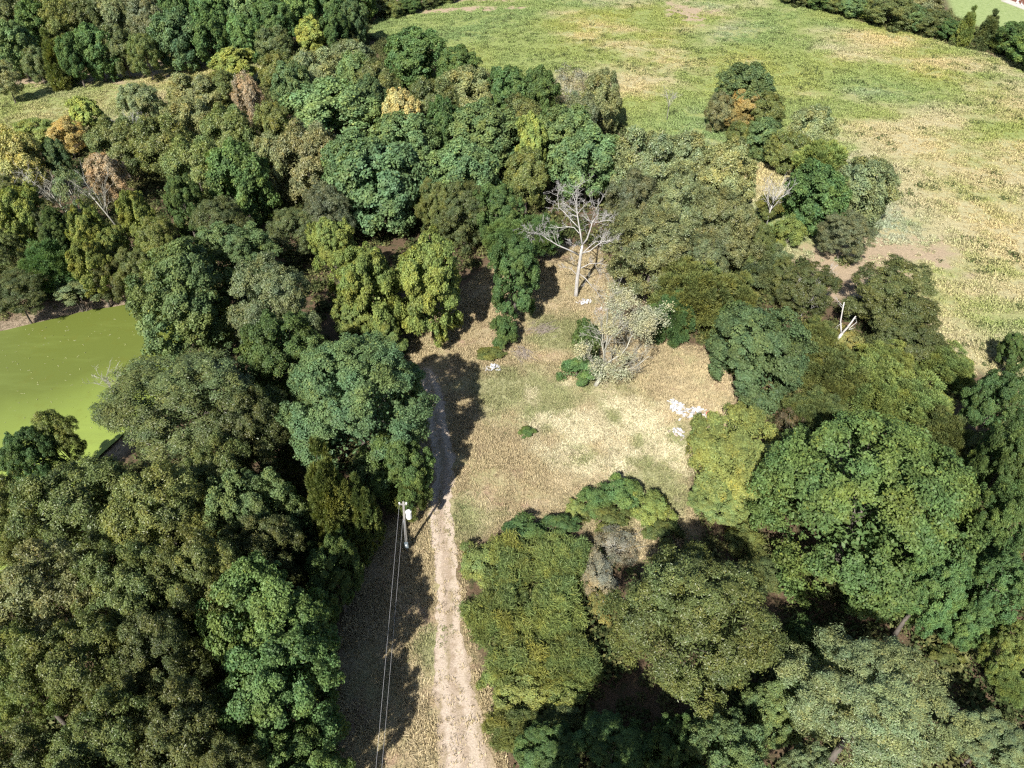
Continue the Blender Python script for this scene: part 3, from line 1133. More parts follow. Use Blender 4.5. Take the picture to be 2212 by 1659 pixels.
T_FRONT = """
1490 1345 360 350 13 giant_olive ol | broad olive-green tree with visible grey limbs right of the thicket
1880 1530 370 300 12 giant_olive pg | broad pale green tree in the lower right
1700 1500 170 130 9 oak tl | blue-green crown between the two broad foreground trees
1590 1600 190 170 10 oak tl | blue-green tree on the bottom edge, left of the pale green one
1760 1640 120 90 9 olive pg | pale green crown on the bottom edge under the broad pale tree
2140 1600 160 120 7 oak pg | pale green tree in the bottom right corner
1330 1600 160 130 6 oak dk | shaded dark tree on the bottom edge below the thicket
1180 1620 150 120 5 oak dk | shaded dark bush on the bottom edge beside the track
1460 1590 120 110 8 oak dk | dark crown under the broad olive-green tree
1740 1390 100 110 5 shrub dk | dark bush in the shade left of the gully
1110 1220 130 130 3.2 blade cd | long-leaved thicket bush at the thicket's upper left
1210 1210 120 130 3.4 blade cd | long-leaved thicket bush at the thicket's upper right
1080 1320 130 140 3.2 blade cd | long-leaved thicket bush in the thicket's middle beside the track
1200 1320 140 140 3.6 blade cd | long-leaved thicket bush in the very middle of the thicket
1120 1420 140 130 3.2 blade cd | long-leaved thicket bush at the thicket's lower left
1230 1420 130 130 3.4 blade cd | long-leaved thicket bush at the thicket's lower right
1035 1215 95 90 2.4 shrub yl | yellow bush at the thicket's corner by the track
1130 1150 110 70 2.6 shrub dk | dark green bush at the thicket's top edge
1210 1135 80 60 2.4 shrub dk | dark bush between thicket and clearing
1285 1078 80 66 2.4 shrub gn | leaf-green bush on the clearing's lower edge, left of its taller neighbour
1345 1068 90 80 3 shrub gn | taller leaf-green bush on the clearing's lower edge
1310 1120 90 66 2 shrub ol | olive bush in front of the leaf-green pair on the clearing's lower edge
1405 1098 90 90 3 shrub ly | yellowish green bush on the clearing's lower right edge
1330 1180 110 90 2.4 thin gy | grey-brown twiggy bush behind the thicket
1290 1240 80 100 2.2 shrub gy | straw-coloured bush right of the thicket
1305 1310 60 80 2 shrub ye | yellow-tan bush between thicket and broad olive-green tree
1130 1500 130 80 2.6 shrub yl | yellow-leaved bush at the thicket's bottom
1220 1500 110 80 2.6 shrub ly | yellow-green bush at the thicket's bottom right
1080 1470 80 70 2 shrub ly | yellow-green bush at the thicket's bottom by the track
1110 1570 120 70 2.4 blade ol | long-leaved bush below the yellow ones beside the track
1210 1570 110 80 3 blade do | darker long-leaved bush in the shade at the bottom
1605 1165 90 70 2.4 shrub ol | olive scrub between the light yellow-green tree and the shaded gap
1650 1240 90 90 2.6 shrub do | dark olive scrub in the shaded gap left of the giant tree
1430 1150 80 70 2.2 shrub ol | olive bush above the broad olive-green tree
1245 1100 50 40 1.4 shrub yl | small yellow-green bush on the clearing's lower edge
"""
GROUPS = {'left': 'trees of the wood left of the track', 'pond': 'trees on the far side of the pond', 'mid': 'trees of the middle wood',
          'centre': 'trees and bushes in the clearing', 'right': 'trees and bushes right of the clearing', 'front': 'trees and bushes right of the track', 'below': 'trees just below the picture'}
NOGROUP = set()
for key, tab in (('left', T_LEFT), ('pond', T_POND), ('mid', T_MID), ('centre', T_CENTRE), ('right', T_RIGHT), ('front', T_FRONT), ('below', T_BELOW)):
    for line in tab.strip().splitlines():
        a, lab = line.split('|')
        f = a.split()
        v = [float(q) for q in f[:5]]
        st = f[5]
        put_tree(*v, st, f[6], lab.strip(), GROUPS[key], cat='bush' if st in ('shrub', 'blade') else 'tree', tall=key not in ('pond', 'mid'))

# the far wood, row by row
ORD = ['leftmost', 'second', 'third', 'fourth', 'fifth', 'sixth', 'seventh', 'eighth', 'ninth', 'tenth', 'eleventh', 'twelfth', 'thirteenth',
       'fourteenth', 'fifteenth', 'sixteenth', 'seventeenth', 'eighteenth']
CN = {'dk': 'dark green', 'gn': 'leaf-green', 'tl': 'blue-green', 'bt': 'dark blue-green', 'ol': 'olive', 'do': 'dark olive', 'go': 'grey-olive',
      'yg': 'yellow-green', 'ly': 'light green', 'gb': 'grey-brown', 'br': 'brown', 'pg': 'pale green'}
FAR = {'front': """8 165 60 60 9 olive go;35 105 75 130 13 oak tl;80 140 55 80 9 olive do;115 118 60 110 12 cedar ol;155 115 55 105 12 oak dk;205 110 80 110 13 oak gn;
262 108 70 100 12 olive do;312 112 55 85 11 olive ol;385 85 105 125 14 oak bt;455 82 70 120 13 oak dk;525 82 70 100 12 oak gn;590 95 75 75 10 olive do;670 78 65 70 9 gum yg;
725 62 60 90 12 oak dk;765 45 60 95 12 oak bt""",
       'second': """15 45 80 110 14 olive do;75 55 70 110 14 oak gn;135 50 70 110 14 olive ol;195 45 70 110 14 olive do;250 48 80 110 14 olive go;320 50 80 110 14 olive gb;385 15 80 100 14 oak dk;
450 25 75 100 14 oak gn;520 25 80 110 14 oak tl;590 40 80 90 14 oak dk;650 25 75 100 14 oak gn;710 10 75 100 14 oak dk;775 -5 75 90 13 oak gn""",
       'third': """45 0 80 100 15 olive do;110 -5 80 100 15 olive ol;175 0 80 100 15 olive go;240 -8 80 100 15 oak gn;300 0 80 100 15 olive gb;360 -25 80 100 15 oak dk;430 -25 80 100 15 olive ol;500 -25 80 100 15 oak gn;
570 -15 80 100 15 olive ol;640 -30 80 100 15 oak dk;710 -45 80 100 15 oak gn;20 -50 80 100 15 olive do;85 -55 80 100 15 oak gn;150 -50 80 100 15 oak dk;215 -55 80 100 15 olive ol;280 -50 80 100 15 olive do""",
       }
for row, txt in FAR.items():
    items = [q.split() for q in txt.replace('\n', '').split(';')]
    items.sort(key=lambda q: float(q[0]))
    for i, q in enumerate(items):
        lab = '%s tree, %s in the %s row of the far wood' % (CN[q[6]], ORD[i] if i == 0 else ORD[i] + ' from left', row)
        put_tree(*[float(x) for x in q[:5]], q[5], q[6], lab, 'trees of the far wood', tall=False)
BRUSH = "815 5 60 50 6 olive do;850 18 50 34 4 olive ol;885 8 50 34 4 oak dk;925 -2 55 34 4 olive do;960 -14 60 34 4 olive ol".split(';')
for i, q in enumerate(BRUSH):
    q = q.split()
    put_tree(*[float(x) for x in q[:5]], q[5], q[6], '%s brush, %s along the far field edge at the top' % (CN[q[6]], ORD[i] if i == 0 else ORD[i] + ' from left'),
             'brush along the top field edge', cat='bush', name='field_brush')
HEDGE = """1720 -12 60 40 5 olive do;1765 -4 60 40 5 oak dk;1805 4 55 44 5 olive ol;1845 10 60 50 6 oak tl;1880 18 50 50 5 gum ly;1925 22 90 80 8 olive do;1970 35 70 70 6 oak tl;
1985 5 90 70 9 olive gb;2015 45 75 70 6 olive do;2050 62 55 50 5 oak dk;2092 50 40 95 9 cedar ly;2136 60 48 80 8 cedar do;2168 92 50 40 4 feather ly;2195 85 75 95 8 oak dk;2240 110 90 90 8 oak gn"""
for i, q in enumerate(HEDGE.replace('\n', '').split(';')):
    q = q.split()
    if i == 10:
        lab = 'light green pointed tree against the pale lawn'
    elif i == 11:
        lab = 'dark pointed tree against the pale lawn, right of the light one'
    else:
        lab = '%s tree, %s along the hedgerow at the field\'s far right edge' % (CN[q[6]], ORD[i] if i == 0 else ORD[i] + ' from left')
    put_tree(*[float(x) for x in q[:5]], q[5], q[6], lab, 'hedgerow trees', tall=False)

# ------------------------------------------------------------------ dead and bare trees
def branch(mb, rs, a, d, length, r, depth, bend=0.25, spread=0.7, up=0.15, kids=4):
    n = 4 if depth else 3
    pts, rad = [np.array(a, float)], [r]
    d = np.array(d, float) / np.linalg.norm(d)
    for i in range(n):
        d = d + rs.normal(size=3) * bend * 0.5 + np.array([0, 0, up * 0.25])
        d /= np.linalg.norm(d)
        pts.append(pts[-1] + d * length / n)
        rad.append(r * (1 - 0.8 * (i + 1) / n) + 0.006)
    mb.tube(pts, rad, 5 if r > 0.05 else 3, cap=False)
    if depth:
        for k in range(kids):
            t = rs.uniform(0.3, 0.98)
            j = min(int(t * n), n - 1)
            q = pts[j] + (pts[j + 1] - pts[j]) * (t * n - j)
            nd_ = pts[j + 1] - pts[j]
            nd_ = nd_ / np.linalg.norm(nd_) + rs.normal(size=3) * spread
            branch(mb, rs, q, nd_, length * rs.uniform(0.35, 0.6), max(rad[j] * 0.55, 0.012), depth - 1, bend, spread, up, kids)


def limb_part(root, rs, pts, r0, mat, kids=5, klen=0.35, depth=1, name='limb', r1=0.03):
    mb = MB()
    pts = [np.array(p, float) for p in pts]
    n = len(pts)
    tot = sum(np.linalg.norm(pts[i + 1] - pts[i]) for i in range(n - 1))
    rad = [r0 + (r1 - r0) * i / (n - 1) for i in range(n)]
    mb.tube(pts, rad, 7)
    for k in range(kids):
        t = rs.uniform(0.25, 1.0)
        j = min(int(t * (n - 1)), n - 2)
        q = pts[j] + (pts[j + 1] - pts[j]) * (t * (n - 1) - j)
        d = pts[j + 1] - pts[j]
        d = d / np.linalg.norm(d) + rs.normal(size=3) * 0.55
        branch(mb, rs, q, d, tot * klen * rs.uniform(0.6, 1.2), max(rad[j] * 0.45, 0.02), depth)
    return mb.build(name, mat, root, smooth=True)


# the big bare tree at the top of the clearing
b0 = ground_at(1244, 640)
dead = empty('dead_tree', b0)
tag(dead, 'tall bare dead tree with grey limbs at the top of the clearing', 'tree')
rs = np.random.RandomState(5)


def D(zx, zy, y=0.0):
    return np.array([(zx - 712) * 0.0119, y, (1500 - zy) * 0.0113])


mb = MB()
mb.tube([D(712, 1530), D(712, 1420), D(714, 1200), D(728, 1000), D(735, 850), D(742, 740)], [0.38, 0.28, 0.25, 0.24, 0.21, 0.16], 10)
mb.build('trunk', M_DEAD, dead, smooth=True)
DEAD_LIMBS = [
    ([(742, 740), (715, 600), (680, 430), (660, 320), (640, 210), (600, 110)], 0.24, (0, .3, .6, .5, .8, 1), 9, .30),
    ([(742, 745), (790, 640), (820, 470), (835, 400), (880, 320), (860, 190)], 0.22, (0, -.3, -.6, -.4, -.5, -.8), 9, .30),
    ([(708, 880), (600, 790), (450, 690), (330, 590), (240, 520), (120, 490)], 0.20, (0, -.5, -1, -1.3, -1.2, -1.6), 8, .25),
    ([(700, 590), (640, 540), (560, 550), (430, 590), (350, 585)], 0.11, (.2, .8, 1.2, 1.6, 1.7), 4, .25),
    ([(690, 520), (610, 450), (520, 370), (460, 330), (440, 170)], 0.13, (.3, .8, 1.6, 2.0, 2.2), 6, .28),
    ([(735, 860), (830, 800), (900, 700), (960, 630), (1040, 610), (1150, 670)], 0.17, (0, -.5, -.9, -1.2, -1.4, -1.6), 7, .28),
    ([(735, 880), (820, 815), (900, 765), (980, 760), (1060, 800)], 0.12, (0, .6, 1.2, 1.5, 1.6), 5, .25),
    ([(835, 420), (900, 380), (960, 330), (1020, 310)], 0.09, (-.4, -1, -1.6, -2), 6, .4),
    ([(730, 1150), (800, 1160), (860, 1220), (945, 1310), (950, 1370)], 0.10, (0, -1.1, -1.7, -2.0, -2.0), 4, .25),
    ([(735, 1080), (860, 1050), (980, 1080), (1080, 1130), (1200, 1200)], 0.11, (0, .8, 1.4, 1.6, 1.8), 6, .25),
    ([(705, 1170), (640, 1140), (560, 1160)], 0.07, (0, 1.0, 1.8), 3, .3),
    ([(738, 800), (690, 690), (640, 690), (600, 800)], 0.08, (0, -.8, -1.2, -1.4), 4, .3),
]
for pts, r, yy, kids, kl in DEAD_LIMBS:
    limb_part(dead, rs, [D(p[0], p[1], y) for p, y in zip(pts, yy)], r * .6, M_DEAD, int(kids * 1.7), kl * 1.05, 2, r1=.02)

# forked white snag
b1 = ground_at(1793, 760)
snag = empty('dead_snag', b1)
tag(snag, 'short forked snag of bleached white wood', 'tree')


def S6(zx, zy, y=0.0):
    return np.array([(zx - 740) * 0.00915, y, (1490 - zy) * 0.01178])


MB().tube([S6(738, 1520), S6(742, 1450), S6(775, 1330), S6(808, 1225)], [0.26, 0.2, 0.19, 0.18], 9).build('trunk', M_WHITEWOOD, snag, smooth=True)
for pts, r, r1 in (([(804, 1240), (768, 1150), (740, 1080), (722, 960), (708, 845)], 0.17, 0.10), ([(806, 1240), (860, 1160), (900, 1090), (935, 1020)], 0.21, 0.14),
                   ([(880, 1160), (930, 1120), (975, 1095)], 0.08, 0.03), ([(885, 1175), (930, 1172), (980, 1163)], 0.06, 0.02),
                   ([(735, 1445), (690, 1420), (630, 1350)], 0.12, 0.04), ([(750, 1090), (715, 1130), (680, 1200)], 0.05, 0.02)):
    limb_part(snag, rs, [S6(*p, (i * 0.15)) for i, p in enumerate(pts)], r * .72, M_WHITEWOOD, 2, .3, 1, r1=r1 * .6)


def bare_tree(px, py, Ht, spread, label, mat, seed, kids=7, name='bare_tree', lean=(0, 0), depth=2, group=None):
    p = ground_at(px, py)
    rs = np.random.RandomState(seed)
    root = empty(name, p)
    tag(root, label, 'tree', group)
    r = 0.013 * Ht
    top = np.array([lean[0] * Ht, lean[1] * Ht, Ht * 0.55])
    MB().tube([(0, 0, -0.2), top * 0.5 + rs.normal(size=3) * 0.1, top], [r, r * 0.75, r * 0.5], 7).build('trunk', mat, root, smooth=True)
    for k in range(kids):
        t = rs.uniform(0.4, 1.0)
        a = top * t
        w = k * 2.4 + rs.uniform(-.4, .4)
        e = a + np.array([math.cos(w) * spread * rs.uniform(.6, 1), math.sin(w) * spread * rs.uniform(.6, 1), Ht * (1 - 0.5 * t) * rs.uniform(.4, .62)]) + np.array([lean[0], lean[1], 0]) * Ht * 0.4
        m = (a + e) / 2 + rs.normal(size=3) * 0.25 - np.array([0, 0, 0.04 * Ht])
        limb_part(root, rs, [a, m, e], r * 0.42, mat, 6, 0.42, depth - 1, r1=0.02)
    return root


bare_tree(297, 330, 9, 2.6, 'small bleached bare tree in the olive wood behind the pond', M_WHITEWOOD, 11)
bare_tree(262, 500, 12, 2.8, 'grey bare tree leaning left among the yellow-green trees', M_LICHEN, 12, lean=(-.25, 0.05))
bare_tree(120, 510, 13, 3.0, 'grey bare limbed tree beside the left picture edge', M_LICHEN, 13, lean=(-.2, 0.1))
bare_tree(175, 500, 11, 2.0, 'second grey bare tree right beside the limbed one', M_LICHEN, 14, lean=(-.25, 0.1))
bare_tree(1655, 490, 10, 2.2, 'bare pale sapling between grey-olive stand and field row', M_WHITEWOOD, 15, kids=10)
bare_tree(262, 880, 7, 1.6, 'pale bare bushy sapling at the pond\'s edge', M_LICHEN, 16, kids=9)
bare_tree(1728, 690, 7.5, 2.2, 'crooked dead tree left of the forked snag', M_DEAD, 17, kids=6, lean=(0, .05))
bare_tree(1757, 650, 7.5, 2.0, 'pale dead limb standing behind the forked snag', M_DEAD, 18, kids=5)
bare_tree(1440, 260, 8, 1.5, 'thin pale sapling on the field beyond the grey-olive stand', M_LICHEN, 19, kids=6)

# the half-bare pale tree in the clearing
b2 = ground_at(1288, 832)
half = empty('half_bare_tree', b2)
tag(half, 'half-bare tree with pale stems and cream foliage in the clearing', 'tree')


def Hh(zx, zy, y=0.0):
    return np.array([(zx - 660) * 0.0086, y, (1520 - zy) * 0.0095])


MB().tube([Hh(640, 1560), Hh(680, 1450), Hh(715, 1280), Hh(730, 1150)], [0.34, 0.28, 0.24, 0.2], 9).build('trunk', M_LICHEN, half, smooth=True)
HALF = [([(728, 1170), (725, 1000), (690, 880), (655, 760), (560, 700)], .15, (0, .2, .3, .2, 0), 5),
        ([(725, 1010), (700, 850), (670, 650), (655, 540)], .10, (.2, .5, .7, .9), 5),
        ([(735, 1160), (745, 960), (765, 830), (740, 640), (740, 440), (760, 330)], .15, (0, .6, 1, 1.3, 1.6, 1.9), 8),
        ([(765, 830), (830, 640), (850, 520), (960, 380), (1010, 330)], .10, (1, 1.3, 1.6, 1.9, 2.2), 7),
        ([(745, 960), (820, 760), (920, 640), (940, 500), (960, 400)], .10, (.6, .9, 1.3, 1.6, 2.0), 7),
        ([(735, 1180), (830, 1070), (960, 990), (1040, 880), (1080, 760), (1100, 650)], .15, (0, -.2, -.1, .2, .5, .8), 6),
        ([(1080, 760), (1180, 640), (1290, 560), (1400, 480)], .09, (.5, .8, 1.2, 1.5), 8),
        ([(1090, 660), (1000, 590), (930, 560)], .07, (.8, .6, .4), 4),
        ([(730, 1230), (880, 1200), (1020, 1180), (1190, 1090), (1330, 930)], .11, (0, -.6, -.9, -1, -1), 6),
        ([(720, 1260), (600, 1130), (540, 1020), (490, 900)], .09, (0, -.6, -.9, -1), 6),
        ([(730, 1200), (830, 1130), (820, 1000), (815, 900)], .07, (0, -.5, -.6, -.6), 3)]
for pts, r, yy, kids in HALF:
    limb_part(half, rs, [Hh(p[0], p[1], y) for p, y in zip(pts, yy)], r * .8, M_LICHEN, kids + 3, .4, 2, name='stem')
# cream foliage on some of its twigs
rsl = np.random.RandomState(9)
pc = []
for (zx, zy, y, sx, sy, n) in ((1280, 470, 1.0, 190, 130, 26), (900, 270, 2.0, 200, 110, 24), (1180, 600, .8, 200, 70, 12), (900, 1180, -.6, 200, 120, 14),
                               (640, 1150, -.5, 90, 80, 7), (420, 860, -1, 80, 60, 7), (800, 620, 1.2, 130, 150, 12), (1000, 1000, 0, 120, 70, 6)):
    for _ in range(n):
        pc.append(Hh(zx + rsl.normal() * sx * .55, zy + rsl.normal() * sy * .55, y + rsl.normal() * 0.9))
pc = np.array(pc)
li = np.repeat(np.arange(len(pc)), 120)
P = pc[li] + rsl.normal(size=(len(li), 3)) * np.array([.42, .42, .30])
Vh = leaf_quads(rsl, P, rsl.normal(size=P.shape) * .7 + np.array([0, -.2, .7]), .22, .09)
me = quads_mesh('half_crown', Vh, M_LEAF, (('tint', np.clip(.5 + rsl.normal(size=len(P)) * .22, 0, 1)), ('age', np.zeros(len(P)))))
cr = bpy.data.objects.new('crown', me)
COL.objects.link(cr)
cr.parent = half
cr.color = (*PAL['pc'], 1)

# ------------------------------------------------------------------ utility pole and wires
M_POLE = bark_material('pole_wood', (0.15, 0.14, 0.13), (0.28, 0.27, 0.25), 5)
M_TANK = plain('tank_paint', (0.62, 0.63, 0.62), 0.4, 0.08)
M_PORC = plain('porcelain', (0.62, 0.62, 0.62), 0.3, 0.1)
M_STEEL = plain('steel', (0.30, 0.32, 0.34), 0.5, 0.2, metal=0.6)
M_METER = plain('meter_box', (0.11, 0.14, 0.16), 0.5, 0.15)  # box colour darkened to stand in for tree shade missing at the pole's foot
M_WIRE = plain('wire', (0.42, 0.42, 0.43), 0.4, 0.1)
pb = ground_at(879.5, 1190)
POLE_H = 7.8
pole = empty('utility_pole', pb)
tag(pole, 'weathered wooden utility pole beside the shaded lane', 'utility pole')
MB().tube([(0, 0, -0.4), (.12, 0, 2.5), (.28, 0, 5.5), (.42, 0, POLE_H)], [.15, .135, .12, .10], 12).build('pole', M_POLE, pole, smooth=True)
MB().box((0, 0, 0), (0.75, 0.09, 0.11)).build('crossarm', M_POLE, pole, loc=(.38, -.12, POLE_H - .25))
for sx in (.06, .70):
    mb = MB()
    for k in range(3):
        mb.tube([(0, 0, .05 + k * .07), (0, 0, .08 + k * .07), (0, 0, .11 + k * .07)], [.03, .075, .035], 10)
    mb.build('insulator', M_PORC, pole, loc=(sx, -.12, POLE_H - .2))
tk = MB().tube([(0, 0, -.5), (0, 0, -.47), (0, 0, .38), (0, 0, .42), (0, 0, .45)], [.24, .27, .27, .29, .2], 16).build('transformer', M_TANK, pole, loc=(.74, -.05, POLE_H - 1.85))
mb = MB()
for k in range(3):
    mb.tube([(0, 0, k * .08), (0, 0, .04 + k * .08), (0, 0, .08 + k * .08)], [.035, .075, .035], 10)
mb.tube([(0, 0, .2), (0, 0, .33)], [.03, .03], 8)
bsh = mb.build('bushing', M_PORC, tk, loc=(.1, 0, .44))
MB().box((0, 0, 0), (.22, .1, .06)).box((0, 0, -.6), (.22, .1, .06)).build('bracket', M_STEEL, pole, loc=(.42, -.03, POLE_H - 1.6))
MB().tube([(0.02, -.16, 0.9), (.12, -.16, 3.2), (.22, -.15, 5.2)], [.035, .035, .035], 8).build('conduit', M_STEEL, pole, smooth=True)
mtr = MB().box((0, 0, 0), (.36, .18, .75)).build('meter_box', M_METER, pole, loc=(.10, -.26, 1.35))
MB().tube([(0, -.09, .12), (0, -.16, .12)], [.1, .1], 14).build('meter_dial', M_PORC, mtr)


def wire(name, a, e, sag, label):
    pts = []
    for i in range(25):
        t = i / 24
        q = np.array(a) + (np.array(e) - np.array(a)) * t
        q[2] -= sag * 4 * t * (1 - t)
        pts.append(q)
    o = MB().tube(pts, [0.0085] * 25, 5).build(name, M_WIRE)
    tag(o, label, 'wire', 'wires running from the pole')
    return o


zt = pb[2] + POLE_H
a1 = np.array([pb[0] + .16, pb[1] - .2, zt - 2.3])
a2 = np.array([pb[0] + .06, pb[1] - .12, zt - .05])


def through(a, px, py, z, ext):
    e = G(px, py, z)
    return a + (e - a) * ext


wire('overhead_wire', a2, through(a2, 815, 1600, zt - 1.1, 2.6), 0.5, 'thin overhead wire from the pole, the left one over the shaded lane')
wire('overhead_wire', a1, through(a1, 826, 1620, zt - 2.4, 2.6), 0.5, 'thin overhead wire from the pole, the right one over the shaded lane')

# ------------------------------------------------------------------ rubbish and brush piles
M_WHITE = plain('white_board', (0.50, 0.50, 0.52), 0.7, 0.35, 3.0)
M_GREYB = plain('grey_board', (0.42, 0.43, 0.45), 0.7, 0.3, 3.0)
M_RED = plain('red_scrap', (0.45, 0.10, 0.08), 0.6, 0.2)
M_TAN = plain('tan_board', (0.36, 0.30, 0.25), 0.8, 0.3)


def debris(px, py, lx, ly, n, label, seed, mats=(0, 0, 0, 1), red=False, hgt=.35):
    p = ground_at(px, py)
    rs = np.random.RandomState(seed)
    root = empty('debris_pile', p)
    tag(root, label, 'rubbish pile', 'pale rubbish piles in the clearing')
    mm = [M_WHITE, M_GREYB, M_TAN]
    for k in range(int(n * 1.8)):
        x, y = rs.normal() * lx * .42, rs.normal() * ly * .42
        f = max(0, 1 - (x / lx) ** 2 - (y / ly) ** 2)
        s = (rs.uniform(.15, .65), rs.uniform(.08, .32), rs.uniform(.02, .07))
        mb = MB().box((0, 0, 0), s)
        vv = [(a + rs.normal() * .03, b_ + rs.normal() * .03, c) for a, b_, c in mb.v]
        mb.v = vv
        o = mb.build('board', mm[mats[rs.randint(len(mats))]], root, loc=(x, y, .10 + hgt * f * rs.uniform(.2, 1)))
        o.rotation_euler = (rs.normal() * .3, rs.normal() * .3, rs.uniform(0, 6.28))
    if red:
        o = MB().box((0, 0, 0), (.45, .3, .25)).build('scrap', M_RED, root, loc=(1.5, -.4, .4))
        o.rotation_euler = (.3, .2, .6)
    return root


debris(1462, 885, 1.2, 2.0, 34, 'big heap of white boards on the right of the clearing, left half', 1)
debris(1500, 892, 1.3, 1.2, 22, 'white boards with a red scrap beside the big white heap', 2, red=True)
debris(1462, 938, 1.0, 1.2, 14, 'small white heap below the big white one', 3, (0, 0, 2))
debris(1066, 796, 1.1, .8, 14, 'small white and grey heap at the clearing\'s left', 4, (0, 1, 0))
debris(1262, 655, 1.2, 1.0, 12, 'white splinters around the dead tree\'s foot', 5, (0, 0, 2))
debris(1300, 672, 1.6, .8, 12, 'tan and white scraps behind the half-bare tree', 6, (2, 0, 2))


def brush_pile(px, py, lx, ly, n, ang, label, seed, mat):
    p = ground_at(px, py)
    rs = np.random.RandomState(seed)
    mb = MB()
    for k in range(n):
        a = np.array([rs.normal() * lx * .4, rs.normal() * ly * .4, rs.uniform(.04, .35)])
        w = ang + rs.normal() * .35
        L = rs.uniform(.7, 2.4)
        d = np.array([math.cos(w), math.sin(w), rs.normal() * .1])
        mb.tube([a - d * L / 2, a + rs.normal(size=3) * .06, a + d * L / 2], [.02, .018, .008], 4, cap=False)
    o = mb.build('brush_pile', mat, None, loc=p)
    tag(o, label, 'brush pile')
    return o


brush_pile(1175, 712, 2.2, 1.6, 110, .7, 'grey pile of fallen twigs right of the ivy-like bush', 7, M_TWIG)
brush_pile(1128, 768, 1.4, 1.4, 90, -1.0, 'brown twig tangle at the foot of the narrow green tree', 8, M_TWIG)
brush_pile(1335, 1175, 2.2, 1.6, 120, .4, 'pinkish grey twig heap between thicket and clearing', 21, M_LICHEN)

# ------------------------------------------------------------------ house at the far corner
M_BRICK = plain('brick_wall', (0.20, 0.085, 0.06), 0.85, 0.35, 1.5)
M_ROOF = plain('roof_shingle', (0.09, 0.075, 0.07), 0.9, 0.3, 2.0)
M_CONC = plain('concrete', (0.42, 0.39, 0.35), 0.9, 0.12, 0.8)
M_PANE = plain('window_glass', (0.03, 0.04, 0.06), 0.08, 0.1, spec=0.6)
M_TRIM = plain('white_trim', (0.8, 0.8, 0.8), 0.5, 0.05)
house = empty('house', (HOUSE_C[0], HOUSE_C[1], 0), math.radians(10.6))
tag(house, 'brick house with a pale patio at the top right corner beyond the lawn', 'house')
MB().box((0, 0, 1.45), (11.0, 15.0, 3.1)).build('wall', M_BRICK, house)
rf = MB()
rf.v = [(-6.1, -8.1, 3.0), (6.1, -8.1, 3.0), (6.1, 8.1, 3.0), (-6.1, 8.1, 3.0), (0, -4.5, 5.6), (0, 4.5, 5.6)]
rf.f = [(0, 1, 4), (1, 2, 5, 4), (2, 3, 5), (3, 0, 4, 5), (3, 2, 1, 0)]
rf.build('roof', M_ROOF, house)
for y, w_ in ((-5.0, 1.4), (4.6, 1.6)):
    wd = MB().box((0, 0, 0), (.10, w_, 1.3)).build('window', M_TRIM, house, loc=(-5.52, y, 1.6))
    for s in (-.25, .25):
        MB().box((0, s * w_, 0), (.04, w_ * .42, 1.1)).build('pane', M_PANE, wd, loc=(-.05, 0, 0))
dr = MB().box((0, 0, 0), (.10, 2.2, 2.1)).build('door', M_TRIM, house, loc=(-5.52, -.3, 1.2))
for s in (-.5, .5):
    MB().box((0, s, 0), (.04, .92, 1.9)).build('pane', M_PANE, dr, loc=(-.05, 0, 0))
MB().box((-7.2, 0, .06), (3.2, 15.4, .24)).build('patio', M_CONC, house)


def garden_chair(x, y, rz, label):
    from mathutils import Matrix
    w = house.matrix_world if False else Matrix.Translation(house.location) @ Matrix.Rotation(math.radians(10.6), 4, 'Z')
    from mathutils import Vector
    q = w @ Vector((x, y, .18))
    r = empty('garden_chair', q, rz)
    tag(r, label, 'chair', 'white chairs on the patio')
    MB().box((0, 0, .43), (.55, .55, .05)).build('seat', M_TRIM, r)
    MB().box((0, .27, .75), (.55, .05, .6)).build('backrest', M_TRIM, r)
    for sx in (-.24, .24):
        for sy in (-.24, .24):
            MB().box((sx, sy, .2), (.05, .05, .41)).build('leg', M_TRIM, r)


garden_chair(-6.6, 3.2, 1.8, 'white chair on the house\'s patio, upper one')
garden_chair(-6.7, 1.2, 1.2, 'white chair on the house\'s patio, lower one')

# ------------------------------------------------------------------ grass and weeds (uncountable: geometry nodes)
def grass_material():
    m, nt, b = new_mat('grass_blade')
    c = attr(nt, 'icol', 'INSTANCER').outputs['Color']
    t = attr(nt, 'tint').outputs['Fac']
    k = rng_map(nt, t, 0, 1, 0.7, 1.3)
    comb = nt.nodes.new('ShaderNodeCombineXYZ')
    for i in range(3):
        nt.links.new(k, comb.inputs[i])
    c = mixc(nt, 1.0, c, comb.outputs[0], 'MULTIPLY')
    nt.links.new(c, b.inputs['Base Color'])
    b.inputs['Roughness'].default_value = 0.7
    b.inputs['Specular IOR Level'].default_value = 0.15
    tr = nd(nt, 'ShaderNodeBsdfTranslucent')
    nt.links.new(c, tr.inputs['Color'])
    mx = nd(nt, 'ShaderNodeMixShader')
    mx.inputs[0].default_value = 0.25
    nt.links.new(b.outputs[0], mx.inputs[1])
    nt.links.new(tr.outputs[0], mx.inputs[2])
    nt.links.new(mx.outputs[0], nt.nodes['Material Output'].inputs[0])
    return m


M_GRASS = grass_material()


def tuft(seed, n, h, spread, wid, lean):
    rs = np.random.RandomState(seed)
    V = np.empty((n, 4, 3))
    for i in range(n):
        a = rs.uniform(0, 6.283)
        p = np.array([rs.normal() * spread, rs.normal() * spread, -0.02])
        L = h * rs.uniform(.5, 1.2)
        l = lean * rs.uniform(.3, 1.4)
        tip = p + np.array([math.cos(a) * L * l, math.sin(a) * L * l, L])
        mid = (p + tip) / 2 + np.array([0, 0, .12 * L])
        s = np.array([-math.sin(a), math.cos(a), 0]) * wid / 2
        V[i] = (p, mid + s, tip, mid - s)
    return quads_mesh('tuft', V, M_GRASS, (('tint', rs.uniform(0, 1, n)),))


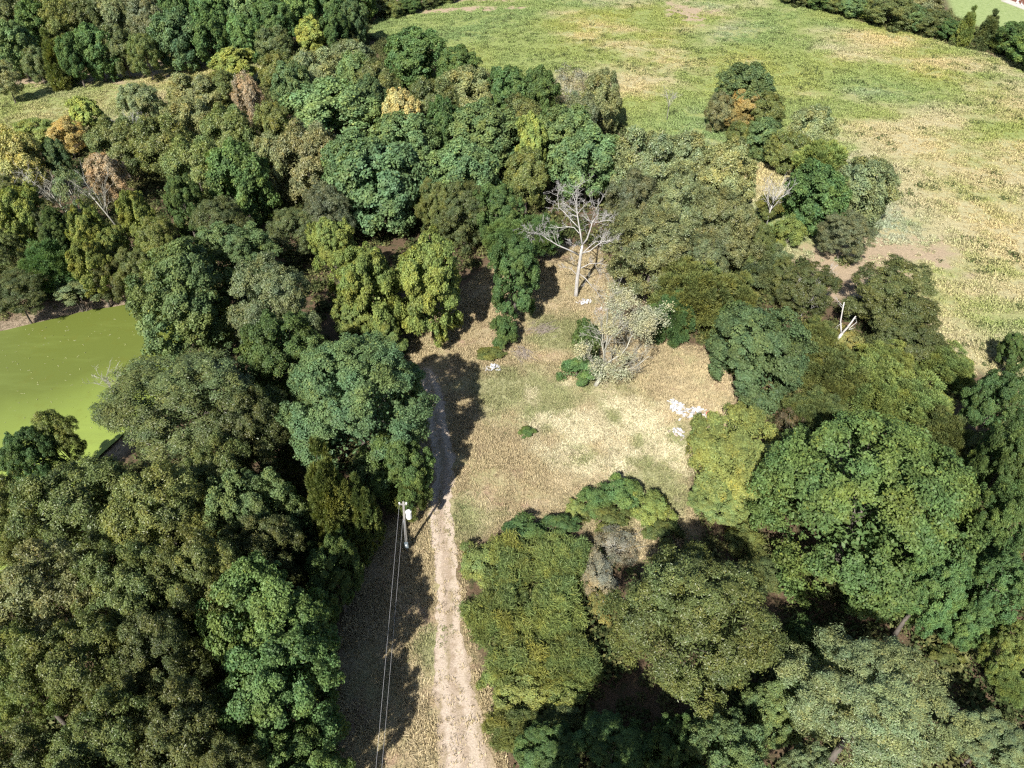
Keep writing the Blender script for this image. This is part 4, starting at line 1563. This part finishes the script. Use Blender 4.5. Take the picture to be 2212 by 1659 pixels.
def weed(seed, n, h, r, L, wid):
    rs = np.random.RandomState(seed)
    d = unit(rdir(rs, n) * np.array([1, 1, .7]) + np.array([0, 0, .55]))
    P = d * rs.uniform(.4, 1.0, n)[:, None] * np.array([r, r, h])
    P[:, 2] = np.abs(P[:, 2])
    V = leaf_quads(rs, P, d * .5 + np.array([0, 0, .5]) + rs.normal(size=(n, 3)) * .5, L, wid)
    return quads_mesh('weed', V, M_GRASS, (('tint', rs.uniform(0, 1, n)),))


def scatter(name, pts, scl, rot, icol, meshes, label):
    n = len(pts)
    me = bpy.data.meshes.new(name)
    me.vertices.add(n)
    me.vertices.foreach_set('co', pts.astype(np.float32).ravel())
    for an, typ, val, f in (('scl', 'FLOAT', scl, 'value'), ('rotz', 'FLOAT', rot, 'value'), ('icol', 'FLOAT_VECTOR', icol, 'vector')):
        at = me.attributes.new(an, typ, 'POINT')
        at.data.foreach_set(f, np.asarray(val, np.float32).ravel())
    at = me.attributes.new('pick', 'INT', 'POINT')
    at.data.foreach_set('value', np.random.RandomState(n).randint(0, len(meshes), n).astype(np.int32))
    o = bpy.data.objects.new(name, me)
    COL.objects.link(o)
    tag(o, label, kind='stuff')
    ng = bpy.data.node_groups.new(name, 'GeometryNodeTree')
    ng.interface.new_socket('Geometry', in_out='INPUT', socket_type='NodeSocketGeometry')
    ng.interface.new_socket('Geometry', in_out='OUTPUT', socket_type='NodeSocketGeometry')
    N, Lk = ng.nodes, ng.links
    gi, go = N.new('NodeGroupInput'), N.new('NodeGroupOutput')
    g2i = N.new('GeometryNodeGeometryToInstance')
    for m in reversed(meshes):
        src = bpy.data.objects.new(m.name, m)
        oi = N.new('GeometryNodeObjectInfo')
        oi.inputs['Object'].default_value = src
        Lk.new(oi.outputs['Geometry'], g2i.inputs[0])
    iop = N.new('GeometryNodeInstanceOnPoints')
    iop.inputs['Pick Instance'].default_value = True

    def na(nm, dt):
        q = N.new('GeometryNodeInputNamedAttribute')
        q.data_type = dt
        q.inputs['Name'].default_value = nm
        return q.outputs['Attribute']
    cx = N.new('ShaderNodeCombineXYZ')
    Lk.new(na('rotz', 'FLOAT'), cx.inputs['Z'])
    Lk.new(gi.outputs[0], iop.inputs['Points'])
    Lk.new(g2i.outputs[0], iop.inputs['Instance'])
    Lk.new(na('pick', 'INT'), iop.inputs['Instance Index'])
    Lk.new(cx.outputs[0], iop.inputs['Rotation'])
    Lk.new(na('scl', 'FLOAT'), iop.inputs['Scale'])
    Lk.new(iop.outputs[0], go.inputs[0])
    md = o.modifiers.new('scatter', 'NODES')
    md.node_group = ng
    return o


def in_box(poly, n, rs):
    a = np.array(poly)
    lo, hi = a.min(0), a.max(0)
    return rs.uniform(lo[0], hi[0], n), rs.uniform(lo[1], hi[1], n)


def visible(x, y):
    d = y * CP + CAM_H * SP
    u = x / d * FPX
    v = -(y * SP - CAM_H * CP) / d * FPX
    return (np.abs(u) < 560) & (np.abs(v) < 430)


def lerp(a, b, t):
    return np.array(a)[None] * (1 - t[:, None]) + np.array(b)[None] * t[:, None]


rs = np.random.RandomState(3)
TUFTS = [tuft(i, 9, .26, .09, .035, .9) for i in range(4)]
WEEDS = [weed(i, 26, .22, .45, .20, .10) for i in range(5)] + [tuft(20 + i, 16, .36, .18, .05, 1.0) for i in range(2)]
# clearing: dry mown grass
x, y = in_box(CLEAR, 150000, rs)
k = (sdf(CLEAR, x, y) < 0.6) & visible(x, y)
x, y = x[k], y[k]
st = sdf(TRACK, x, y)
k = (st > 0.1) | (rs.uniform(size=len(x)) < 0.08)
x, y = x[k], y[k]
dens = fbm(x, y, 3.0, 61, 3)
k = rs.uniform(size=len(x)) < 0.35 + 0.9 * sstep(.35, .65, dens)
x, y, dens = x[k], y[k], dens[k]
gmix = np.clip(clear_green(x, y) * .95 + rs.normal(size=len(x)) * .12, 0, 1)
smix = straw_mask(x, y) * (rs.uniform(size=len(x)) < .85)
ic = lerp((.44, .36, .215), (.255, .265, .12), gmix)
ic = ic * (1 - smix[:, None]) + np.array([.50, .445, .29])[None] * smix[:, None]
ic *= (rs.uniform(.86, 1.14, len(x)) * (.8 + .4 * fbm(x, y, 1.6, 69, 2)))[:, None]
scatter('dry_grass', np.stack([x, y, height(x, y)], 1), rs.uniform(.6, 1.35, len(x)) * (.75 + .6 * dens), rs.uniform(0, 6.28, len(x)), ic, TUFTS,
        'short dry tan grass covering the clearing')
# matted taller grass lying in swirls
x, y = in_box(CLEAR, 60000, rs)
sw = fbm(x, y, 5.5, 111, 3)
c2 = G(1300, 960)
k = (sdf(CLEAR, x, y) < -.6) & (sdf(TRACK, x, y) > .8) & visible(x, y) & (rs.uniform(size=len(x)) < sstep(.44, .60, sw) * (.25 + .75 * sstep(26, 8, np.hypot(x - c2[0], y - c2[1]))))
x, y = x[k], y[k]
MATS = [tuft(120 + i, 12, .16, .18, .06, 3.2) for i in range(4)]
gm2 = np.clip(clear_green(x, y) + (fbm(x, y, 3.0, 113, 3) - .5) * 1.2, 0, 1)
sm2 = straw_mask(x, y)
ic = lerp((.42, .35, .22), (.235, .25, .115), gm2)
ic = ic * (1 - sm2[:, None]) + np.array([.52, .475, .315])[None] * sm2[:, None]
ic *= rs.uniform(.84, 1.18, len(x))[:, None]
scatter('matted_grass', np.stack([x, y, height(x, y)], 1), rs.uniform(.6, 1.5, len(x)), fbm(x, y, 6, 117, 2) * 14 + rs.normal(size=len(x)) * .5, ic, MATS,
        'taller matted grass lying in swirls over the clearing')
# green weeds that stand in the clearing
x, y = in_box(CLEAR, 9000, rs)
gsp = [(1190, 870, 5), (1215, 890, 4), (1175, 880, 3), (1360, 900, 3), (1345, 890, 3), (1130, 935, 2), (1370, 1010, 6), (1450, 1000, 5), (1400, 960, 4), (1340, 1060, 5),
       (930, 1380, 3.5), (925, 1340, 3), (1020, 1100, 4), (1240, 700, 4), (1430, 930, 4), (1290, 1000, 4)]
wgt = np.zeros(len(x))
for a, b_, r in gsp:
    q = G(a, b_)
    wgt = np.maximum(wgt, np.exp(-((x - q[0]) ** 2 + (y - q[1]) ** 2) / (2 * (r * .4) ** 2)))
k = (rs.uniform(size=len(x)) < wgt * .8) & (sdf(CLEAR, x, y) < 0)
x, y = x[k], y[k]
ic = lerp((.10, .14, .05), (.24, .26, .11), rs.uniform(0, 1, len(x)))
scatter('clearing_weeds', np.stack([x, y, height(x, y)], 1), rs.uniform(.4, .85, len(x)), rs.uniform(0, 6.28, len(x)), ic, WEEDS, 'green weeds standing in patches of the clearing')
# field weeds, thinner with distance
xx, yy = [], []
for poly, n in ((FIELD, 520000), (STRIP, 70000)):
    x, y = in_box(poly, n, rs)
    k = (sdf(poly, x, y) < 1.0) & visible(x, y)
    xx.append(x[k])
    yy.append(y[k])
x, y = np.concatenate(xx), np.concatenate(yy)
patch = fbm(x, y, 2.6, 91, 3)
k = rs.uniform(size=len(x)) < .25 + .95 * sstep(.38, .62, patch)
x, y, patch = x[k], y[k], patch[k]
gm = np.clip(green_mask(x, y) + rs.normal(size=len(x)) * .13 + (patch - .5) * .8, 0, 1)
instrip = sdf(STRIP, x, y) < 1.0
gm = np.where(instrip, np.clip(.55 + .5 * (fbm(x, y, 9, 93, 3) - .5) * 3 + rs.normal(size=len(x)) * .15, 0, 1), gm)
ic = lerp((.44, .395, .235), (.245, .295, .095), gm)
hue = fbm(x, y, 21, 95, 2)
ic = ic * (1 + (hue - .5)[:, None] * np.array([.5, .15, -.3])[None]) * rs.uniform(.84, 1.16, len(x))[:, None]
bm_ = bare_mask(x, y)
kk = rs.uniform(size=len(x)) > bm_ * .93
dk_ = rs.uniform(size=len(x)) < .022 * sstep(.5, .62, fbm(x, y, 12, 97, 2))
ic[dk_] = np.array([.08, .10, .035])
x, y, patch, ic, dk_ = x[kk], y[kk], patch[kk], ic[kk], dk_[kk]
scatter('field_weeds', np.stack([x, y, height(x, y)], 1), rs.uniform(.5, 1.3, len(x)) * (.7 + .7 * sstep(.35, .65, patch)) * np.where(dk_, 1.7, 1), rs.uniform(0, 6.28, len(x)), ic, WEEDS,
        'yellow-green weeds and dry grass covering the field')
# undergrowth under the trees and on the banks
n = 42000
BUSHY = [weed(40 + i, 70, 1.25, .95, .34, .2) for i in range(4)]
x, y = rs.uniform(-130, 150, n), rs.uniform(15, 235, n)
k = visible(x, y) & (sdf(CLEAR, x, y) > 1.2) & (sdf(FIELD, x, y) > 1) & (sdf(STRIP, x, y) > 1) & (sdf(POND, x, y) > 2.0) & (fbm(x, y, 6, 71, 3) > .33) & (bare_mask(x, y) < .5) & (sdf(LAWN, x, y) > 0)
x, y = x[k], y[k]
ic = lerp((.045, .065, .022), (.15, .15, .055), rs.uniform(0, 1, len(x)) ** 1.5)
scatter('undergrowth', np.stack([x, y, height(x, y)], 1), rs.uniform(.4, 1.5, len(x)), rs.uniform(0, 6.28, len(x)), ic, BUSHY, 'low undergrowth beneath the trees')
# reed-like dry sedge along the pond's bank
n = 60000
x, y = rs.uniform(-90, -20, n), rs.uniform(40, 110, n)
q = sdf(POND, x, y)
k = (q > .15) & (q < 2.4) & (rs.uniform(size=n) < .8)
x, y = x[k], y[k]
ic = lerp((.22, .18, .12), (.36, .31, .21), rs.uniform(0, 1, len(x)))
scatter('shore_grass', np.stack([x, y, height(x, y)], 1), rs.uniform(.5, 1.1, len(x)), rs.uniform(0, 6.28, len(x)), ic, TUFTS, 'dry straw-coloured grass along the pond shore')
# flecks of scum floating on the duckweed
n = 900
x, y = in_box(POND, n, rs)
k = sdf(POND, x, y) < -1
x, y = x[k], y[k]
fl = [weed(60 + i, 5, .02, .10, .10, .07) for i in range(2)]
scatter('pond_flecks', np.stack([x, y, np.full(len(x), WATER_Z + .02)], 1), rs.uniform(.5, 1.6, len(x)), rs.uniform(0, 6.28, len(x)),
        lerp((.30, .33, .11), (.42, .42, .25), rs.uniform(0, 1, len(x))), fl, 'pale flecks floating on the duckweed')
